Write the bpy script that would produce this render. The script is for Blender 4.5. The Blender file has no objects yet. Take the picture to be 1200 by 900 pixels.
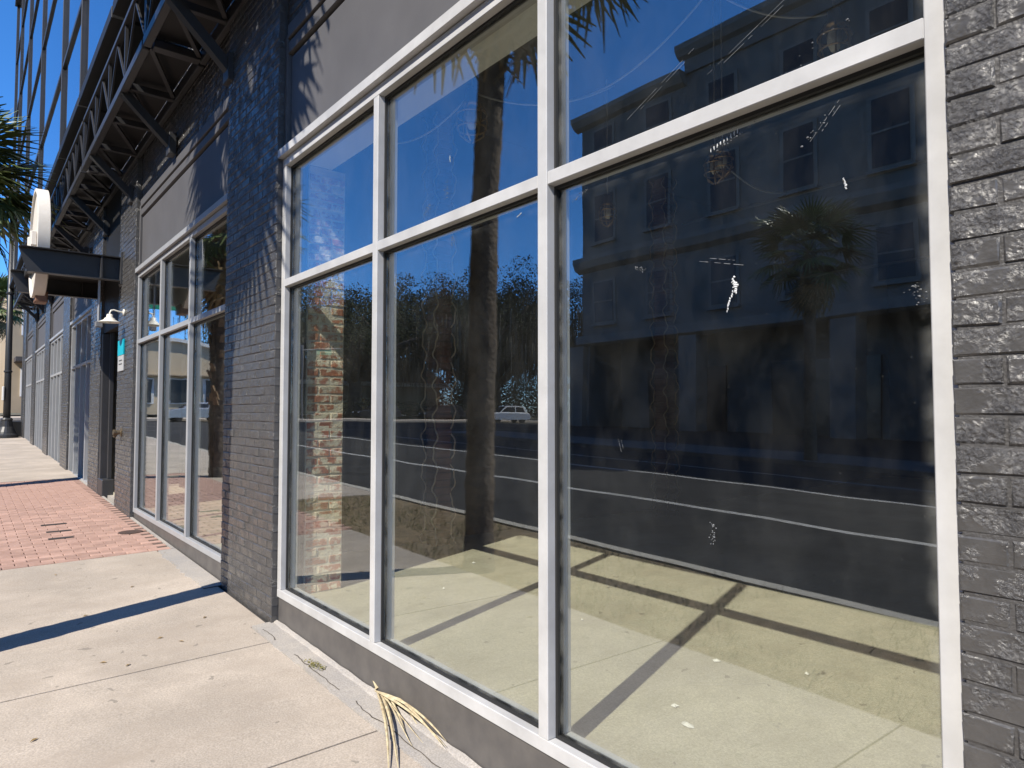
import bpy, bmesh, math, random
from mathutils import Vector, Matrix, noise
random.seed(7)
scene = bpy.context.scene
COL = scene.collection
R = math.radians

# ------------------------------------------------------------------ camera
F_PX = 795.7
cam_d = bpy.data.cameras.new('camera'); cam = bpy.data.objects.new('camera', cam_d); COL.objects.link(cam)
cam_d.sensor_fit = 'HORIZONTAL'; cam_d.sensor_width = 36.0; cam_d.lens = 36.0 * F_PX / 1200.0
cam_d.clip_start = 0.05; cam_d.clip_end = 6000
cam.location = (0.0, -1.75, 1.683)
cam.rotation_euler = (R(90 + 2.342), 0.0, R(51.04))
scene.camera = cam

# ------------------------------------------------------------------ sky and sun
SUN = Vector((0.329, -0.946, 1.0)).normalized()          # towards the sun
elev = math.asin(SUN.z); azim = math.atan2(SUN.x, SUN.y)
world = bpy.data.worlds.new('World'); scene.world = world; world.use_nodes = True
wn = world.node_tree.nodes; wl = world.node_tree.links; wn.clear()
sky = wn.new('ShaderNodeTexSky'); sky.sky_type = 'NISHITA'; sky.sun_disc = False
sky.sun_elevation = elev; sky.sun_rotation = azim
sky.air_density = 1.0; sky.dust_density = 0.0; sky.ozone_density = 8.0; sky.altitude = 3500
bg = wn.new('ShaderNodeBackground'); bg.inputs['Strength'].default_value = 0.15
wo = wn.new('ShaderNodeOutputWorld'); hsv = wn.new('ShaderNodeHueSaturation'); hsv.inputs['Saturation'].default_value = 1.14
wl.new(sky.outputs[0], hsv.inputs['Color']); wl.new(hsv.outputs[0], bg.inputs[0]); wl.new(bg.outputs[0], wo.inputs[0])
sun_d = bpy.data.lights.new('sun', 'SUN'); sun_d.energy = 3.8; sun_d.angle = R(0.5); sun_d.color = (1.0, 0.93, 0.82)
sun = bpy.data.objects.new('sun', sun_d); COL.objects.link(sun)
sun.rotation_euler = (-SUN).to_track_quat('-Z', 'Y').to_euler(); sun.location = SUN * 60

# ------------------------------------------------------------------ exposure and render settings
vs = scene.view_settings
vs.view_transform = 'Standard'; vs.look = 'None'; vs.exposure = 0.93; vs.gamma = 1.0; vs.use_curve_mapping = False
cy = scene.cycles
cy.max_bounces = 10; cy.diffuse_bounces = 4; cy.glossy_bounces = 5; cy.transmission_bounces = 6; cy.transparent_max_bounces = 24
cy.caustics_reflective = False; cy.caustics_refractive = False
cy.use_denoising = True; cy.sample_clamp_indirect = 6.0

# ------------------------------------------------------------------ materials
def material(name, colour, rough=0.6, var=0.0, scale=6.0, bump=0.0, bump_scale=40.0, bump_dist=0.01, metal=0.0, colour2=None,
             detail=6.0, spec=0.5, obj_var=0.0, stops=(0.35, 0.65), coords='Object', distort=0.0):
    m = bpy.data.materials.new(name); m.use_nodes = True
    nt = m.node_tree; n = nt.nodes; l = nt.links
    p = n['Principled BSDF']; p.inputs['Roughness'].default_value = rough; p.inputs['Metallic'].default_value = metal
    p.inputs['Specular IOR Level'].default_value = spec
    c1 = tuple(colour) + (1,)
    if colour2 is None: colour2 = tuple(max(0, c * (1 - var)) for c in colour)
    c2 = tuple(colour2) + (1,)
    tc = n.new('ShaderNodeTexCoord')
    src = tc.outputs['Object']
    if coords == 'World':
        g = n.new('ShaderNodeNewGeometry'); src = g.outputs['Position']
    if var > 0 or colour2 != tuple(colour):
        nz = n.new('ShaderNodeTexNoise'); nz.inputs['Scale'].default_value = scale; nz.inputs['Detail'].default_value = detail
        nz.inputs['Roughness'].default_value = 0.62; nz.inputs['Distortion'].default_value = distort
        l.new(src, nz.inputs['Vector'])
        rp = n.new('ShaderNodeValToRGB'); rp.color_ramp.elements[0].color = c1; rp.color_ramp.elements[1].color = c2
        rp.color_ramp.elements[0].position = stops[0]; rp.color_ramp.elements[1].position = stops[1]
        l.new(nz.outputs['Fac'], rp.inputs['Fac']); out = rp.outputs['Color']
    else:
        rg = n.new('ShaderNodeRGB'); rg.outputs[0].default_value = c1; out = rg.outputs[0]
    if obj_var > 0:
        oi = n.new('ShaderNodeObjectInfo'); mp = n.new('ShaderNodeMapRange')
        mp.inputs['To Min'].default_value = 1 - obj_var; mp.inputs['To Max'].default_value = 1 + obj_var
        l.new(oi.outputs['Random'], mp.inputs['Value'])
        hs = n.new('ShaderNodeHueSaturation'); l.new(mp.outputs[0], hs.inputs['Value']); l.new(out, hs.inputs['Color']); out = hs.outputs['Color']
    l.new(out, p.inputs['Base Color'])
    if bump > 0:
        bn = n.new('ShaderNodeTexNoise'); bn.inputs['Scale'].default_value = bump_scale; bn.inputs['Detail'].default_value = 5
        l.new(src, bn.inputs['Vector'])
        b = n.new('ShaderNodeBump'); b.inputs['Strength'].default_value = bump; b.inputs['Distance'].default_value = bump_dist
        l.new(bn.outputs['Fac'], b.inputs['Height']); l.new(b.outputs['Normal'], p.inputs['Normal'])
    return m

def concrete_material(name, c_light, c_dark, c_stain, spots=True, rough=0.85):
    m = material(name, c_light, rough, var=0.01, scale=1.3, colour2=c_dark, coords='World', bump=0.35, bump_scale=55, bump_dist=0.004)
    nt = m.node_tree; n = nt.nodes; l = nt.links; p = n['Principled BSDF']
    base = p.inputs['Base Color'].links[0].from_socket
    g = n.new('ShaderNodeNewGeometry')
    fine = n.new('ShaderNodeTexNoise'); fine.inputs['Scale'].default_value = 120; fine.inputs['Detail'].default_value = 3
    l.new(g.outputs['Position'], fine.inputs['Vector'])
    r1 = n.new('ShaderNodeValToRGB'); r1.color_ramp.elements[0].position = 0.30; r1.color_ramp.elements[1].position = 0.70
    r1.color_ramp.elements[0].color = (0.74, 0.73, 0.72, 1); r1.color_ramp.elements[1].color = (1.12, 1.12, 1.12, 1)
    l.new(fine.outputs['Fac'], r1.inputs['Fac'])
    mx = n.new('ShaderNodeMix'); mx.data_type = 'RGBA'; mx.blend_type = 'MULTIPLY'; mx.inputs['Factor'].default_value = 1.0
    l.new(base, mx.inputs[6]); l.new(r1.outputs['Color'], mx.inputs[7]); out = mx.outputs[2]
    st = n.new('ShaderNodeTexNoise'); st.inputs['Scale'].default_value = 2.6; st.inputs['Detail'].default_value = 8; st.inputs['Roughness'].default_value = 0.72
    mpp = n.new('ShaderNodeMapping'); mpp.inputs['Scale'].default_value = (1, 0.55, 1); mpp.inputs['Location'].default_value = (3.1, 1.7, 0)
    l.new(g.outputs['Position'], mpp.inputs['Vector']); l.new(mpp.outputs['Vector'], st.inputs['Vector'])
    r2 = n.new('ShaderNodeValToRGB'); r2.color_ramp.elements[0].position = 0.46; r2.color_ramp.elements[1].position = 0.70
    r2.color_ramp.elements[0].color = (0, 0, 0, 1); r2.color_ramp.elements[1].color = (0.75, 0.75, 0.75, 1)
    l.new(st.outputs['Fac'], r2.inputs['Fac'])
    m2 = n.new('ShaderNodeMix'); m2.data_type = 'RGBA'; l.new(r2.outputs['Color'], m2.inputs['Factor']); l.new(out, m2.inputs[6])
    m2.inputs[7].default_value = tuple(c_stain) + (1,); out = m2.outputs[2]
    if spots:
        v = n.new('ShaderNodeTexVoronoi'); v.voronoi_dimensions = '2D'; v.inputs['Scale'].default_value = 5.2; v.inputs['Randomness'].default_value = 1.0
        wob = n.new('ShaderNodeTexNoise'); wob.inputs['Scale'].default_value = 14; l.new(g.outputs['Position'], wob.inputs['Vector'])
        ad = n.new('ShaderNodeVectorMath'); ad.operation = 'MULTIPLY_ADD'; ad.inputs[1].default_value = (0.12, 0.12, 0.12)
        l.new(wob.outputs['Color'], ad.inputs[0]); l.new(g.outputs['Position'], ad.inputs[2]); l.new(ad.outputs[0], v.inputs['Vector'])
        sep = n.new('ShaderNodeSeparateColor'); l.new(v.outputs['Color'], sep.inputs[0])
        pick = n.new('ShaderNodeMapRange'); pick.inputs['From Min'].default_value = 0.66; pick.inputs['From Max'].default_value = 1.0
        pick.inputs['To Min'].default_value = 0.0; pick.inputs['To Max'].default_value = 0.1
        l.new(sep.outputs[0], pick.inputs['Value'])
        cmp_ = n.new('ShaderNodeMath'); cmp_.operation = 'LESS_THAN'; l.new(v.outputs['Distance'], cmp_.inputs[0]); l.new(pick.outputs[0], cmp_.inputs[1])
        mm = n.new('ShaderNodeMath'); mm.operation = 'MULTIPLY'; mm.inputs[1].default_value = 0.5; l.new(cmp_.outputs[0], mm.inputs[0])
        m3 = n.new('ShaderNodeMix'); m3.data_type = 'RGBA'; l.new(mm.outputs[0], m3.inputs['Factor']); l.new(out, m3.inputs[6])
        m3.inputs[7].default_value = (0.13, 0.12, 0.10, 1); out = m3.outputs[2]
    l.new(out, p.inputs['Base Color'])
    return m

def glass_material(name, r0, tint, dust):
    m = bpy.data.materials.new(name); m.use_nodes = True
    nt = m.node_tree; n = nt.nodes; l = nt.links; n.clear()
    o = n.new('ShaderNodeOutputMaterial')
    g = n.new('ShaderNodeNewGeometry')
    dt = n.new('ShaderNodeVectorMath'); dt.operation = 'DOT_PRODUCT'; l.new(g.outputs['Incoming'], dt.inputs[0]); l.new(g.outputs['Normal'], dt.inputs[1])
    ab = n.new('ShaderNodeMath'); ab.operation = 'ABSOLUTE'; l.new(dt.outputs['Value'], ab.inputs[0])
    s1 = n.new('ShaderNodeMath'); s1.operation = 'SUBTRACT'; s1.inputs[0].default_value = 1.0; l.new(ab.outputs[0], s1.inputs[1])
    pw = n.new('ShaderNodeMath'); pw.operation = 'POWER'; pw.inputs[1].default_value = 5.0; l.new(s1.outputs[0], pw.inputs[0])
    ma = n.new('ShaderNodeMath'); ma.operation = 'MULTIPLY_ADD'; ma.inputs[1].default_value = 1 - r0; ma.inputs[2].default_value = r0
    l.new(pw.outputs[0], ma.inputs[0])
    tr = n.new('ShaderNodeBsdfTransparent'); tr.inputs['Color'].default_value = tint + (1,)
    gl = n.new('ShaderNodeBsdfGlossy'); gl.inputs['Roughness'].default_value = 0.0; gl.inputs['Color'].default_value = (0.93, 0.97, 1.0, 1)
    # the slight waviness of float glass
    wv = n.new('ShaderNodeTexNoise'); wv.inputs['Scale'].default_value = 1.6; wv.inputs['Detail'].default_value = 1.0; l.new(g.outputs['Position'], wv.inputs['Vector'])
    bp = n.new('ShaderNodeBump'); bp.inputs['Strength'].default_value = 0.06; bp.inputs['Distance'].default_value = 0.02; l.new(wv.outputs['Fac'], bp.inputs['Height'])
    l.new(bp.outputs['Normal'], gl.inputs['Normal'])
    mx = n.new('ShaderNodeMixShader'); l.new(ma.outputs[0], mx.inputs[0]); l.new(tr.outputs[0], mx.inputs[1]); l.new(gl.outputs[0], mx.inputs[2])
    # dust and dried streaks on the pane
    df = n.new('ShaderNodeBsdfDiffuse'); df.inputs['Color'].default_value = (0.75, 0.75, 0.72, 1)
    mp = n.new('ShaderNodeMapping'); mp.inputs['Scale'].default_value = (4, 4, 2.2); l.new(g.outputs['Position'], mp.inputs['Vector'])
    dn = n.new('ShaderNodeTexNoise'); dn.inputs['Scale'].default_value = 1.5; dn.inputs['Detail'].default_value = 8; dn.inputs['Roughness'].default_value = 0.7; dn.inputs['Distortion'].default_value = 0.25; l.new(mp.outputs[0], dn.inputs['Vector'])
    rp = n.new('ShaderNodeMapRange'); rp.inputs['From Min'].default_value = 0.42; rp.inputs['From Max'].default_value = 0.82
    rp.inputs['To Min'].default_value = dust * 0.35; rp.inputs['To Max'].default_value = dust * 3.0; l.new(dn.outputs['Fac'], rp.inputs['Value'])
    sc = n.new('ShaderNodeTexVoronoi'); sc.inputs['Scale'].default_value = 38; l.new(g.outputs['Position'], sc.inputs['Vector'])
    spc = n.new('ShaderNodeSeparateColor'); l.new(sc.outputs['Color'], spc.inputs[0])
    pk = n.new('ShaderNodeMapRange'); pk.inputs['From Min'].default_value = 0.93; pk.inputs['From Max'].default_value = 1.0; pk.inputs['To Min'].default_value = 0.0; pk.inputs['To Max'].default_value = 0.1
    l.new(spc.outputs[1], pk.inputs['Value'])
    lt = n.new('ShaderNodeMath'); lt.operation = 'LESS_THAN'; l.new(sc.outputs['Distance'], lt.inputs[0]); l.new(pk.outputs[0], lt.inputs[1])
    sm = n.new('ShaderNodeMath'); sm.operation = 'MULTIPLY_ADD'; sm.inputs[1].default_value = dust * 5; l.new(lt.outputs[0], sm.inputs[0]); l.new(rp.outputs[0], sm.inputs[2])
    tc = n.new('ShaderNodeTexCoord'); sg = n.new('ShaderNodeSeparateXYZ'); l.new(tc.outputs['Generated'], sg.inputs[0])
    es = []
    for ax in (0, 2):
        q1 = n.new('ShaderNodeMath'); q1.operation = 'SUBTRACT'; q1.inputs[1].default_value = .5; l.new(sg.outputs[ax], q1.inputs[0])
        q2 = n.new('ShaderNodeMath'); q2.operation = 'ABSOLUTE'; l.new(q1.outputs[0], q2.inputs[0]); es.append(q2)
    em = n.new('ShaderNodeMath'); em.operation = 'MAXIMUM'; l.new(es[0].outputs[0], em.inputs[0]); l.new(es[1].outputs[0], em.inputs[1])
    er = n.new('ShaderNodeMapRange'); er.interpolation_type = 'SMOOTHSTEP'; er.inputs['From Min'].default_value = .462; er.inputs['From Max'].default_value = .499; er.inputs['To Max'].default_value = dust*16
    l.new(em.outputs[0], er.inputs['Value'])
    en = n.new('ShaderNodeTexNoise'); en.inputs['Scale'].default_value = 14; en.inputs['Detail'].default_value = 7; l.new(g.outputs['Position'], en.inputs['Vector'])
    ef = n.new('ShaderNodeMapRange'); ef.inputs['From Min'].default_value = .40; ef.inputs['From Max'].default_value = .66; l.new(en.outputs['Fac'], ef.inputs['Value'])
    eg = n.new('ShaderNodeMath'); eg.operation = 'MULTIPLY_ADD'; l.new(er.outputs[0], eg.inputs[0]); l.new(ef.outputs[0], eg.inputs[1]); l.new(sm.outputs[0], eg.inputs[2]); sm = eg
    mx2 = n.new('ShaderNodeMixShader'); l.new(sm.outputs[0], mx2.inputs[0]); l.new(mx.outputs[0], mx2.inputs[1]); l.new(df.outputs[0], mx2.inputs[2])
    l.new(mx2.outputs[0], o.inputs['Surface'])
    return m

M = {}
def painted_brick():
    m = material('charcoal painted brick', (0.088, 0.085, 0.083), 0.27, var=0.28, scale=18, bump=0.01, coords='World', spec=0.65)
    nt = m.node_tree; n = nt.nodes; l = nt.links; p = n['Principled BSDF']; g = n.new('ShaderNodeNewGeometry')
    w = n.new('ShaderNodeTexNoise'); w.inputs['Scale'].default_value = 62; w.inputs['Detail'].default_value = 6; w.inputs['Roughness'].default_value = .65; w.inputs['Distortion'].default_value = 1.3
    big = n.new('ShaderNodeTexNoise'); big.inputs['Scale'].default_value = 13; big.inputs['Detail'].default_value = 3
    v = n.new('ShaderNodeTexVoronoi'); v.feature = 'SMOOTH_F1'; v.inputs['Scale'].default_value = 105
    for q in (w, big, v): l.new(g.outputs['Position'], q.inputs['Vector'])
    a1 = n.new('ShaderNodeMath'); a1.operation = 'MULTIPLY_ADD'; a1.inputs[1].default_value = .55; l.new(v.outputs['Distance'], a1.inputs[0]); l.new(w.outputs['Fac'], a1.inputs[2])
    # the thick paint is smoother in places, wrinkled in others
    mr = n.new('ShaderNodeMapRange'); mr.inputs['From Min'].default_value = .38; mr.inputs['From Max'].default_value = .62; mr.inputs['To Min'].default_value = .15; mr.inputs['To Max'].default_value = .85
    l.new(big.outputs['Fac'], mr.inputs['Value'])
    b1 = n.new('ShaderNodeBump'); b1.inputs['Distance'].default_value = .016; l.new(mr.outputs[0], b1.inputs['Strength']); l.new(a1.outputs[0], b1.inputs['Height'])
    b2 = n.new('ShaderNodeBump'); b2.inputs['Distance'].default_value = .03; b2.inputs['Strength'].default_value = .2; l.new(big.outputs['Fac'], b2.inputs['Height']); l.new(b1.outputs['Normal'], b2.inputs['Normal'])
    l.new(b2.outputs['Normal'], p.inputs['Normal'])
    return m
M['brick_paint'] = painted_brick()
M['mortar_paint'] = material('charcoal painted mortar', (0.074, 0.071, 0.070), 0.5, var=0.2, scale=14, bump=0.6, bump_scale=120, bump_dist=0.006, coords='World')
M['wall_paint'] = material('charcoal wall paint', (0.105, 0.103, 0.108), 0.62, var=0.16, scale=2.2, bump=0.12, bump_scale=160, bump_dist=0.003, coords='World')
M['kick_paint'] = material('charcoal metal panel', (0.082, 0.077, 0.075), 0.5, colour2=(0.115, 0.107, 0.10), scale=7, bump=0.1, bump_scale=220, bump_dist=0.002, coords='World')
M['steel'] = material('charcoal steel paint', (0.042, 0.042, 0.045), 0.45, var=0.15, scale=7, coords='World')
M['black_steel'] = material('black steel', (0.010, 0.010, 0.011), 0.6, var=0.2, scale=5, coords='World')
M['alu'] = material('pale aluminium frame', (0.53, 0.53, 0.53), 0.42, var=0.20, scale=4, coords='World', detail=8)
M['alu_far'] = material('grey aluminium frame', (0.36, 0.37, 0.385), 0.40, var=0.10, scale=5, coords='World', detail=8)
M['gasket'] = material('black gasket', (0.015, 0.015, 0.015), 0.6)
M['glass'] = glass_material('window glass', 0.165, (0.97, 0.985, 0.965), 0.005)
M['curtain_glass'] = glass_material('curtain wall glass', 0.55, (0.30, 0.33, 0.36), 0.002)
M['concrete'] = concrete_material('sidewalk concrete', (0.53, 0.46, 0.385), (0.39, 0.34, 0.285), (0.35, 0.295, 0.24))
M['edge_concrete'] = concrete_material('patched edge concrete', (0.46, 0.42, 0.37), (0.35, 0.33, 0.31), (0.28, 0.27, 0.26), spots=False)
M['floor'] = concrete_material('interior concrete floor', (0.60, 0.565, 0.44), (0.50, 0.47, 0.37), (0.36, 0.33, 0.25), spots=True, rough=0.55)
M['joint'] = material('dark joint', (0.10, 0.085, 0.07), 0.95, var=0.3, scale=30, coords='World')
M['paver'] = material('red paver', (0.44, 0.285, 0.23), 0.88, colour2=(0.36, 0.225, 0.18), scale=9, obj_var=0.16, bump=0.3, bump_scale=90, bump_dist=0.004, coords='World')
M['asphalt'] = material('asphalt', (0.050, 0.050, 0.051), 0.95, spec=0.08, var=0.28, scale=1.1, bump=0.4, bump_scale=60, bump_dist=0.008, coords='World')
M['line'] = material('white road paint', (0.50, 0.49, 0.46), 0.7, var=0.4, scale=5, coords='World')
M['kerb'] = material('kerb concrete', (0.48, 0.45, 0.39), 0.85, var=0.2, scale=4, coords='World')
M['far_pave'] = material('grey paving darkened for shade', (0.13, 0.125, 0.12), 0.9, var=0.25, scale=2, coords='World')  # far kerb and sidewalk in shadow, shade deepened in the colour
M['earth'] = material('dry earth and mulch', (0.26, 0.19, 0.11), 0.95, colour2=(0.15, 0.115, 0.065), scale=7, bump=0.8, bump_scale=40, bump_dist=0.03, coords='World')
M['ground'] = material('scrubby ground', (0.10, 0.10, 0.06), 0.95, colour2=(0.13, 0.11, 0.075), scale=0.3, bump=0.4, bump_scale=3, bump_dist=0.05, coords='World')
M['grass'] = material('dry grass', (0.20, 0.17, 0.06), 0.8, colour2=(0.10, 0.12, 0.04), scale=5, coords='World')
M['palm_leaf'] = material('palm leaf', (0.075, 0.115, 0.032), 0.42, colour2=(0.13, 0.16, 0.05), scale=3, obj_var=0.25)
M['palm_dry'] = material('dry palm leaf', (0.34, 0.235, 0.10), 0.7, colour2=(0.22, 0.15, 0.07), scale=4, obj_var=0.2)
M['straw'] = material('straw coloured frond', (0.58, 0.51, 0.33), 0.75, colour2=(0.34, 0.26, 0.15), scale=22)
M['palm_trunk'] = material('palm trunk', (0.15, 0.115, 0.085), 0.95, colour2=(0.075, 0.058, 0.043), scale=9, bump=0.9, bump_scale=22, bump_dist=0.03)
M['boot'] = material('palm leaf base', (0.36, 0.25, 0.15), 0.85, colour2=(0.20, 0.13, 0.08), scale=10)
M['bark'] = material('oak bark', (0.13, 0.105, 0.08), 0.95, colour2=(0.07, 0.055, 0.04), scale=4, bump=0.6, bump_scale=10, bump_dist=0.05)
M['oak_leaf'] = material('oak foliage', (0.066, 0.076, 0.040), 0.9, colour2=(0.036, 0.042, 0.024), scale=0.8, spec=0.15)
M['moss'] = material('grey hanging moss', (0.17, 0.165, 0.14), 0.95, colour2=(0.10, 0.10, 0.08), scale=1.5, spec=0.1)
M['weed'] = material('small weed', (0.24, 0.20, 0.05), 0.8, colour2=(0.14, 0.14, 0.04), scale=30)
M['room_wall'] = material('dark interior wall', (0.035, 0.035, 0.038), 0.8, var=0.3, scale=1.2, coords='World')
M['room_ceiling'] = material('dark ceiling', (0.022, 0.022, 0.024), 0.85, var=0.3, scale=1.5, coords='World')
M['soffit'] = material('white drywall', (0.86, 0.87, 0.87), 0.8, var=0.05, scale=3, coords='World')
M['red_brick'] = material('whitewashed red brick', (0.48, 0.20, 0.12), 0.9, colour2=(0.82, 0.74, 0.58), scale=13, obj_var=0.22, bump=0.7, bump_scale=60, bump_dist=0.008, coords='World', stops=(0.46, 0.56))
M['old_mortar'] = material('cream mortar', (0.84, 0.77, 0.62), 0.95, colour2=(0.70, 0.63, 0.50), scale=18, bump=0.7, bump_scale=70, bump_dist=0.01, coords='World')
M['column_brick'] = material('dark red column', (0.16, 0.065, 0.05), 0.85, colour2=(0.10, 0.045, 0.04), scale=6, coords='World')
M['rope'] = material('pale rope light', (0.46, 0.36, 0.28), 0.5, var=0.1, scale=20)
M['brass'] = material('aged brass', (0.42, 0.29, 0.14), 0.4, metal=0.7, var=0.2, scale=20)
M['bulb'] = material('frosted bulb', (0.75, 0.72, 0.62), 0.25)
M['wire'] = material('pale cable', (0.42, 0.42, 0.44), 0.6)
M['pipe'] = material('grey conduit', (0.20, 0.20, 0.21), 0.5, var=0.2, scale=6, coords='World')
M['smear'] = material('dried white smear', (0.66, 0.68, 0.69), 0.8, var=0.2, scale=60)
M['floor_pale'] = material('pale scraped concrete', (0.70, 0.67, 0.56), 0.8, var=0.2, scale=30, coords='World')
M['smear_dim'] = material('grey dried specks', (0.20, 0.21, 0.22), 0.8, var=0.2, scale=60)
M['white_enamel'] = material('cream enamel', (0.80, 0.77, 0.68), 0.3)
M['sign_white'] = material('weathered white sign', (0.74, 0.70, 0.64), 0.6, var=0.1, scale=3)
M['wood'] = material('brown wood', (0.24, 0.12, 0.07), 0.6, var=0.3, scale=8)
M['teal'] = material('turquoise plastic', (0.0, 0.42, 0.55), 0.4)
M['sign_grey'] = material('pale grey plate', (0.42, 0.43, 0.44), 0.5)
M['far_wall'] = material('grey stone facade', (0.19, 0.178, 0.165), 0.85, var=0.3, scale=0.35, coords='World')
M['far_trim'] = material('pale stone trim', (0.21, 0.198, 0.182), 0.85, var=0.1, scale=1, coords='World')
M['far_glass'] = material('dark window glass', (0.02, 0.024, 0.03), 0.22, spec=0.35)
M['beige'] = material('beige stucco', (0.62, 0.50, 0.34), 0.85, var=0.1, scale=0.7, coords='World')
M['white'] = material('white paint', (0.78, 0.77, 0.74), 0.6, var=0.06, scale=2)
M['tan'] = material('tan stucco', (0.42, 0.33, 0.22), 0.9, var=0.15, scale=0.5, coords='World')
M['roof'] = material('dark roof', (0.07, 0.06, 0.055), 0.8, var=0.2, scale=2)
M['car_white'] = material('white car paint', (0.78, 0.78, 0.77), 0.22)
M['car_dark'] = material('dark car paint', (0.03, 0.032, 0.038), 0.22)
M['car_silver'] = material('silver car paint', (0.42, 0.43, 0.45), 0.25, metal=0.4)
M['tyre'] = material('tyre', (0.018, 0.018, 0.018), 0.8)
M['rim'] = material('wheel rim', (0.45, 0.45, 0.46), 0.35, metal=0.8)
M['red_lens'] = material('red lamp lens', (0.45, 0.02, 0.02), 0.2)
M['clear_lens'] = material('clear lamp lens', (0.8, 0.8, 0.8), 0.1)
M['green_sign'] = material('green sign', (0.0, 0.30, 0.16), 0.5)
M['iron'] = material('black cast iron', (0.030, 0.031, 0.033), 0.42, var=0.2, scale=9)
M['rust'] = material('rusty iron cover', (0.085, 0.045, 0.03), 0.8, colour2=(0.05, 0.035, 0.03), scale=25)
M['char'] = material('dark slot', (0.035, 0.03, 0.028), 0.9)
M['brass_valve'] = material('weathered brass valve', (0.22, 0.17, 0.11), 0.45, metal=0.6, var=0.3, scale=20)
M['debris'] = material('pale debris', (0.75, 0.74, 0.68), 0.8)

# ------------------------------------------------------------------ mesh helpers
class MB:
    def __init__(s): s.v = []; s.f = []
    def quad(s, a, b, c, d):
        k = len(s.v); s.v += [tuple(a), tuple(b), tuple(c), tuple(d)]; s.f.append((k, k+1, k+2, k+3)); return s
    def tri(s, a, b, c):
        k = len(s.v); s.v += [tuple(a), tuple(b), tuple(c)]; s.f.append((k, k+1, k+2)); return s
    def hexa(s, p):
        k = len(s.v); s.v += [tuple(q) for q in p]
        for q in ((0,3,2,1),(4,5,6,7),(0,1,5,4),(1,2,6,5),(2,3,7,6),(3,0,4,7)): s.f.append(tuple(k+i for i in q))
        return s
    def box(s, x0, x1, y0, y1, z0, z1):
        return s.hexa([(x0,y0,z0),(x1,y0,z0),(x1,y1,z0),(x0,y1,z0),(x0,y0,z1),(x1,y0,z1),(x1,y1,z1),(x0,y1,z1)])
    def bbox(s, x0, x1, y0, y1, z0, z1, b=0.004):
        # box with chamfered edges
        bm = bmesh.new(); bmesh.ops.create_cube(bm, size=1)
        for q in bm.verts: q.co = ((x0+x1)/2 + q.co.x*(x1-x0), (y0+y1)/2 + q.co.y*(y1-y0), (z0+z1)/2 + q.co.z*(z1-z0))
        bmesh.ops.bevel(bm, geom=list(bm.edges), offset=b, segments=1, affect='EDGES')
        return s.add_bm(bm)
    def add_bm(s, bm):
        k = len(s.v); bm.verts.index_update()
        for q in bm.verts: s.v.append(tuple(q.co))
        for f in bm.faces: s.f.append(tuple(k + q.index for q in f.verts))
        bm.free(); return s
    def beam(s, a, b, w, h, up=(0,0,1)):
        a = Vector(a); b = Vector(b); d = (b-a).normalized(); u = Vector(up)
        if abs(d.dot(u)) > 0.98: u = Vector((1,0,0))
        x = d.cross(u).normalized(); y = x.cross(d)
        q = []
        for c in (a, b):
            q += [c - x*w/2 - y*h/2, c + x*w/2 - y*h/2, c + x*w/2 + y*h/2, c - x*w/2 + y*h/2]
        return s.hexa(q)
    def tube(s, pts, rad, n=8, cap=True):
        pts = [Vector(p) for p in pts]; k0 = len(s.v)
        if not hasattr(rad, '__len__'): rad = [rad]*len(pts)
        px = None
        for i, p in enumerate(pts):
            d = (pts[min(i+1, len(pts)-1)] - pts[max(i-1, 0)]).normalized()
            if px is None:
                u = Vector((0,0,1)) if abs(d.z) < 0.9 else Vector((1,0,0)); x = d.cross(u).normalized()
            else:
                x = (px - d*px.dot(d)).normalized()
            px = x; y = d.cross(x)
            for j in range(n):
                a = 2*math.pi*j/n; s.v.append(tuple(p + (x*math.cos(a) + y*math.sin(a))*rad[i]))
        for i in range(len(pts)-1):
            for j in range(n):
                a = k0+i*n+j; b = k0+i*n+(j+1)%n; s.f.append((a, b, b+n, a+n))
        if cap:
            s.f.append(tuple(k0+j for j in reversed(range(n)))); s.f.append(tuple(k0+(len(pts)-1)*n+j for j in range(n)))
        return s
    def lathe(s, prof, n=20, at=(0,0,0), axis='Z'):
        k0 = len(s.v)
        for r, z in prof:
            for j in range(n):
                a = 2*math.pi*j/n
                q = (r*math.cos(a), r*math.sin(a), z)
                if axis == 'Y': q = (q[0], q[2], q[1])
                if axis == 'X': q = (q[2], q[0], q[1])
                s.v.append((at[0]+q[0], at[1]+q[1], at[2]+q[2]))
        for i in range(len(prof)-1):
            for j in range(n):
                a = k0+i*n+j; b = k0+i*n+(j+1)%n; s.f.append((a, b, b+n, a+n))
        s.f.append(tuple(k0+j for j in reversed(range(n)))); s.f.append(tuple(k0+(len(prof)-1)*n+j for j in range(n)))
        return s
    def prism(s, poly, axis, lo, hi):
        # extrude a 2D outline along an axis
        k = len(s.v); n = len(poly)
        for t in (lo, hi):
            for a, b in poly:
                s.v.append({'X': (t, a, b), 'Y': (a, t, b), 'Z': (a, b, t)}[axis])
        s.f.append(tuple(k+i for i in range(n))); s.f.append(tuple(k+n+i for i in reversed(range(n))))
        for i in range(n):
            j = (i+1) % n; s.f.append((k+i, k+n+i, k+n+j, k+j))
        return s
    def mesh(s, name, m, smooth=False):
        me = bpy.data.meshes.new(name); me.from_pydata(s.v, [], s.f); me.update()
        bm = bmesh.new(); bm.from_mesh(me); bmesh.ops.recalc_face_normals(bm, faces=bm.faces); bm.to_mesh(me); bm.free()
        if m is not None: me.materials.append(M[m] if isinstance(m, str) else m)
        if smooth: me.shade_smooth() if hasattr(me, 'shade_smooth') else [setattr(p, 'use_smooth', True) for p in me.polygons]
        return me
    def build(s, name, m, parent=None, smooth=False, loc=None, **tags):
        return place(name, s.mesh(name, m, smooth), parent, loc, **tags)

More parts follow.
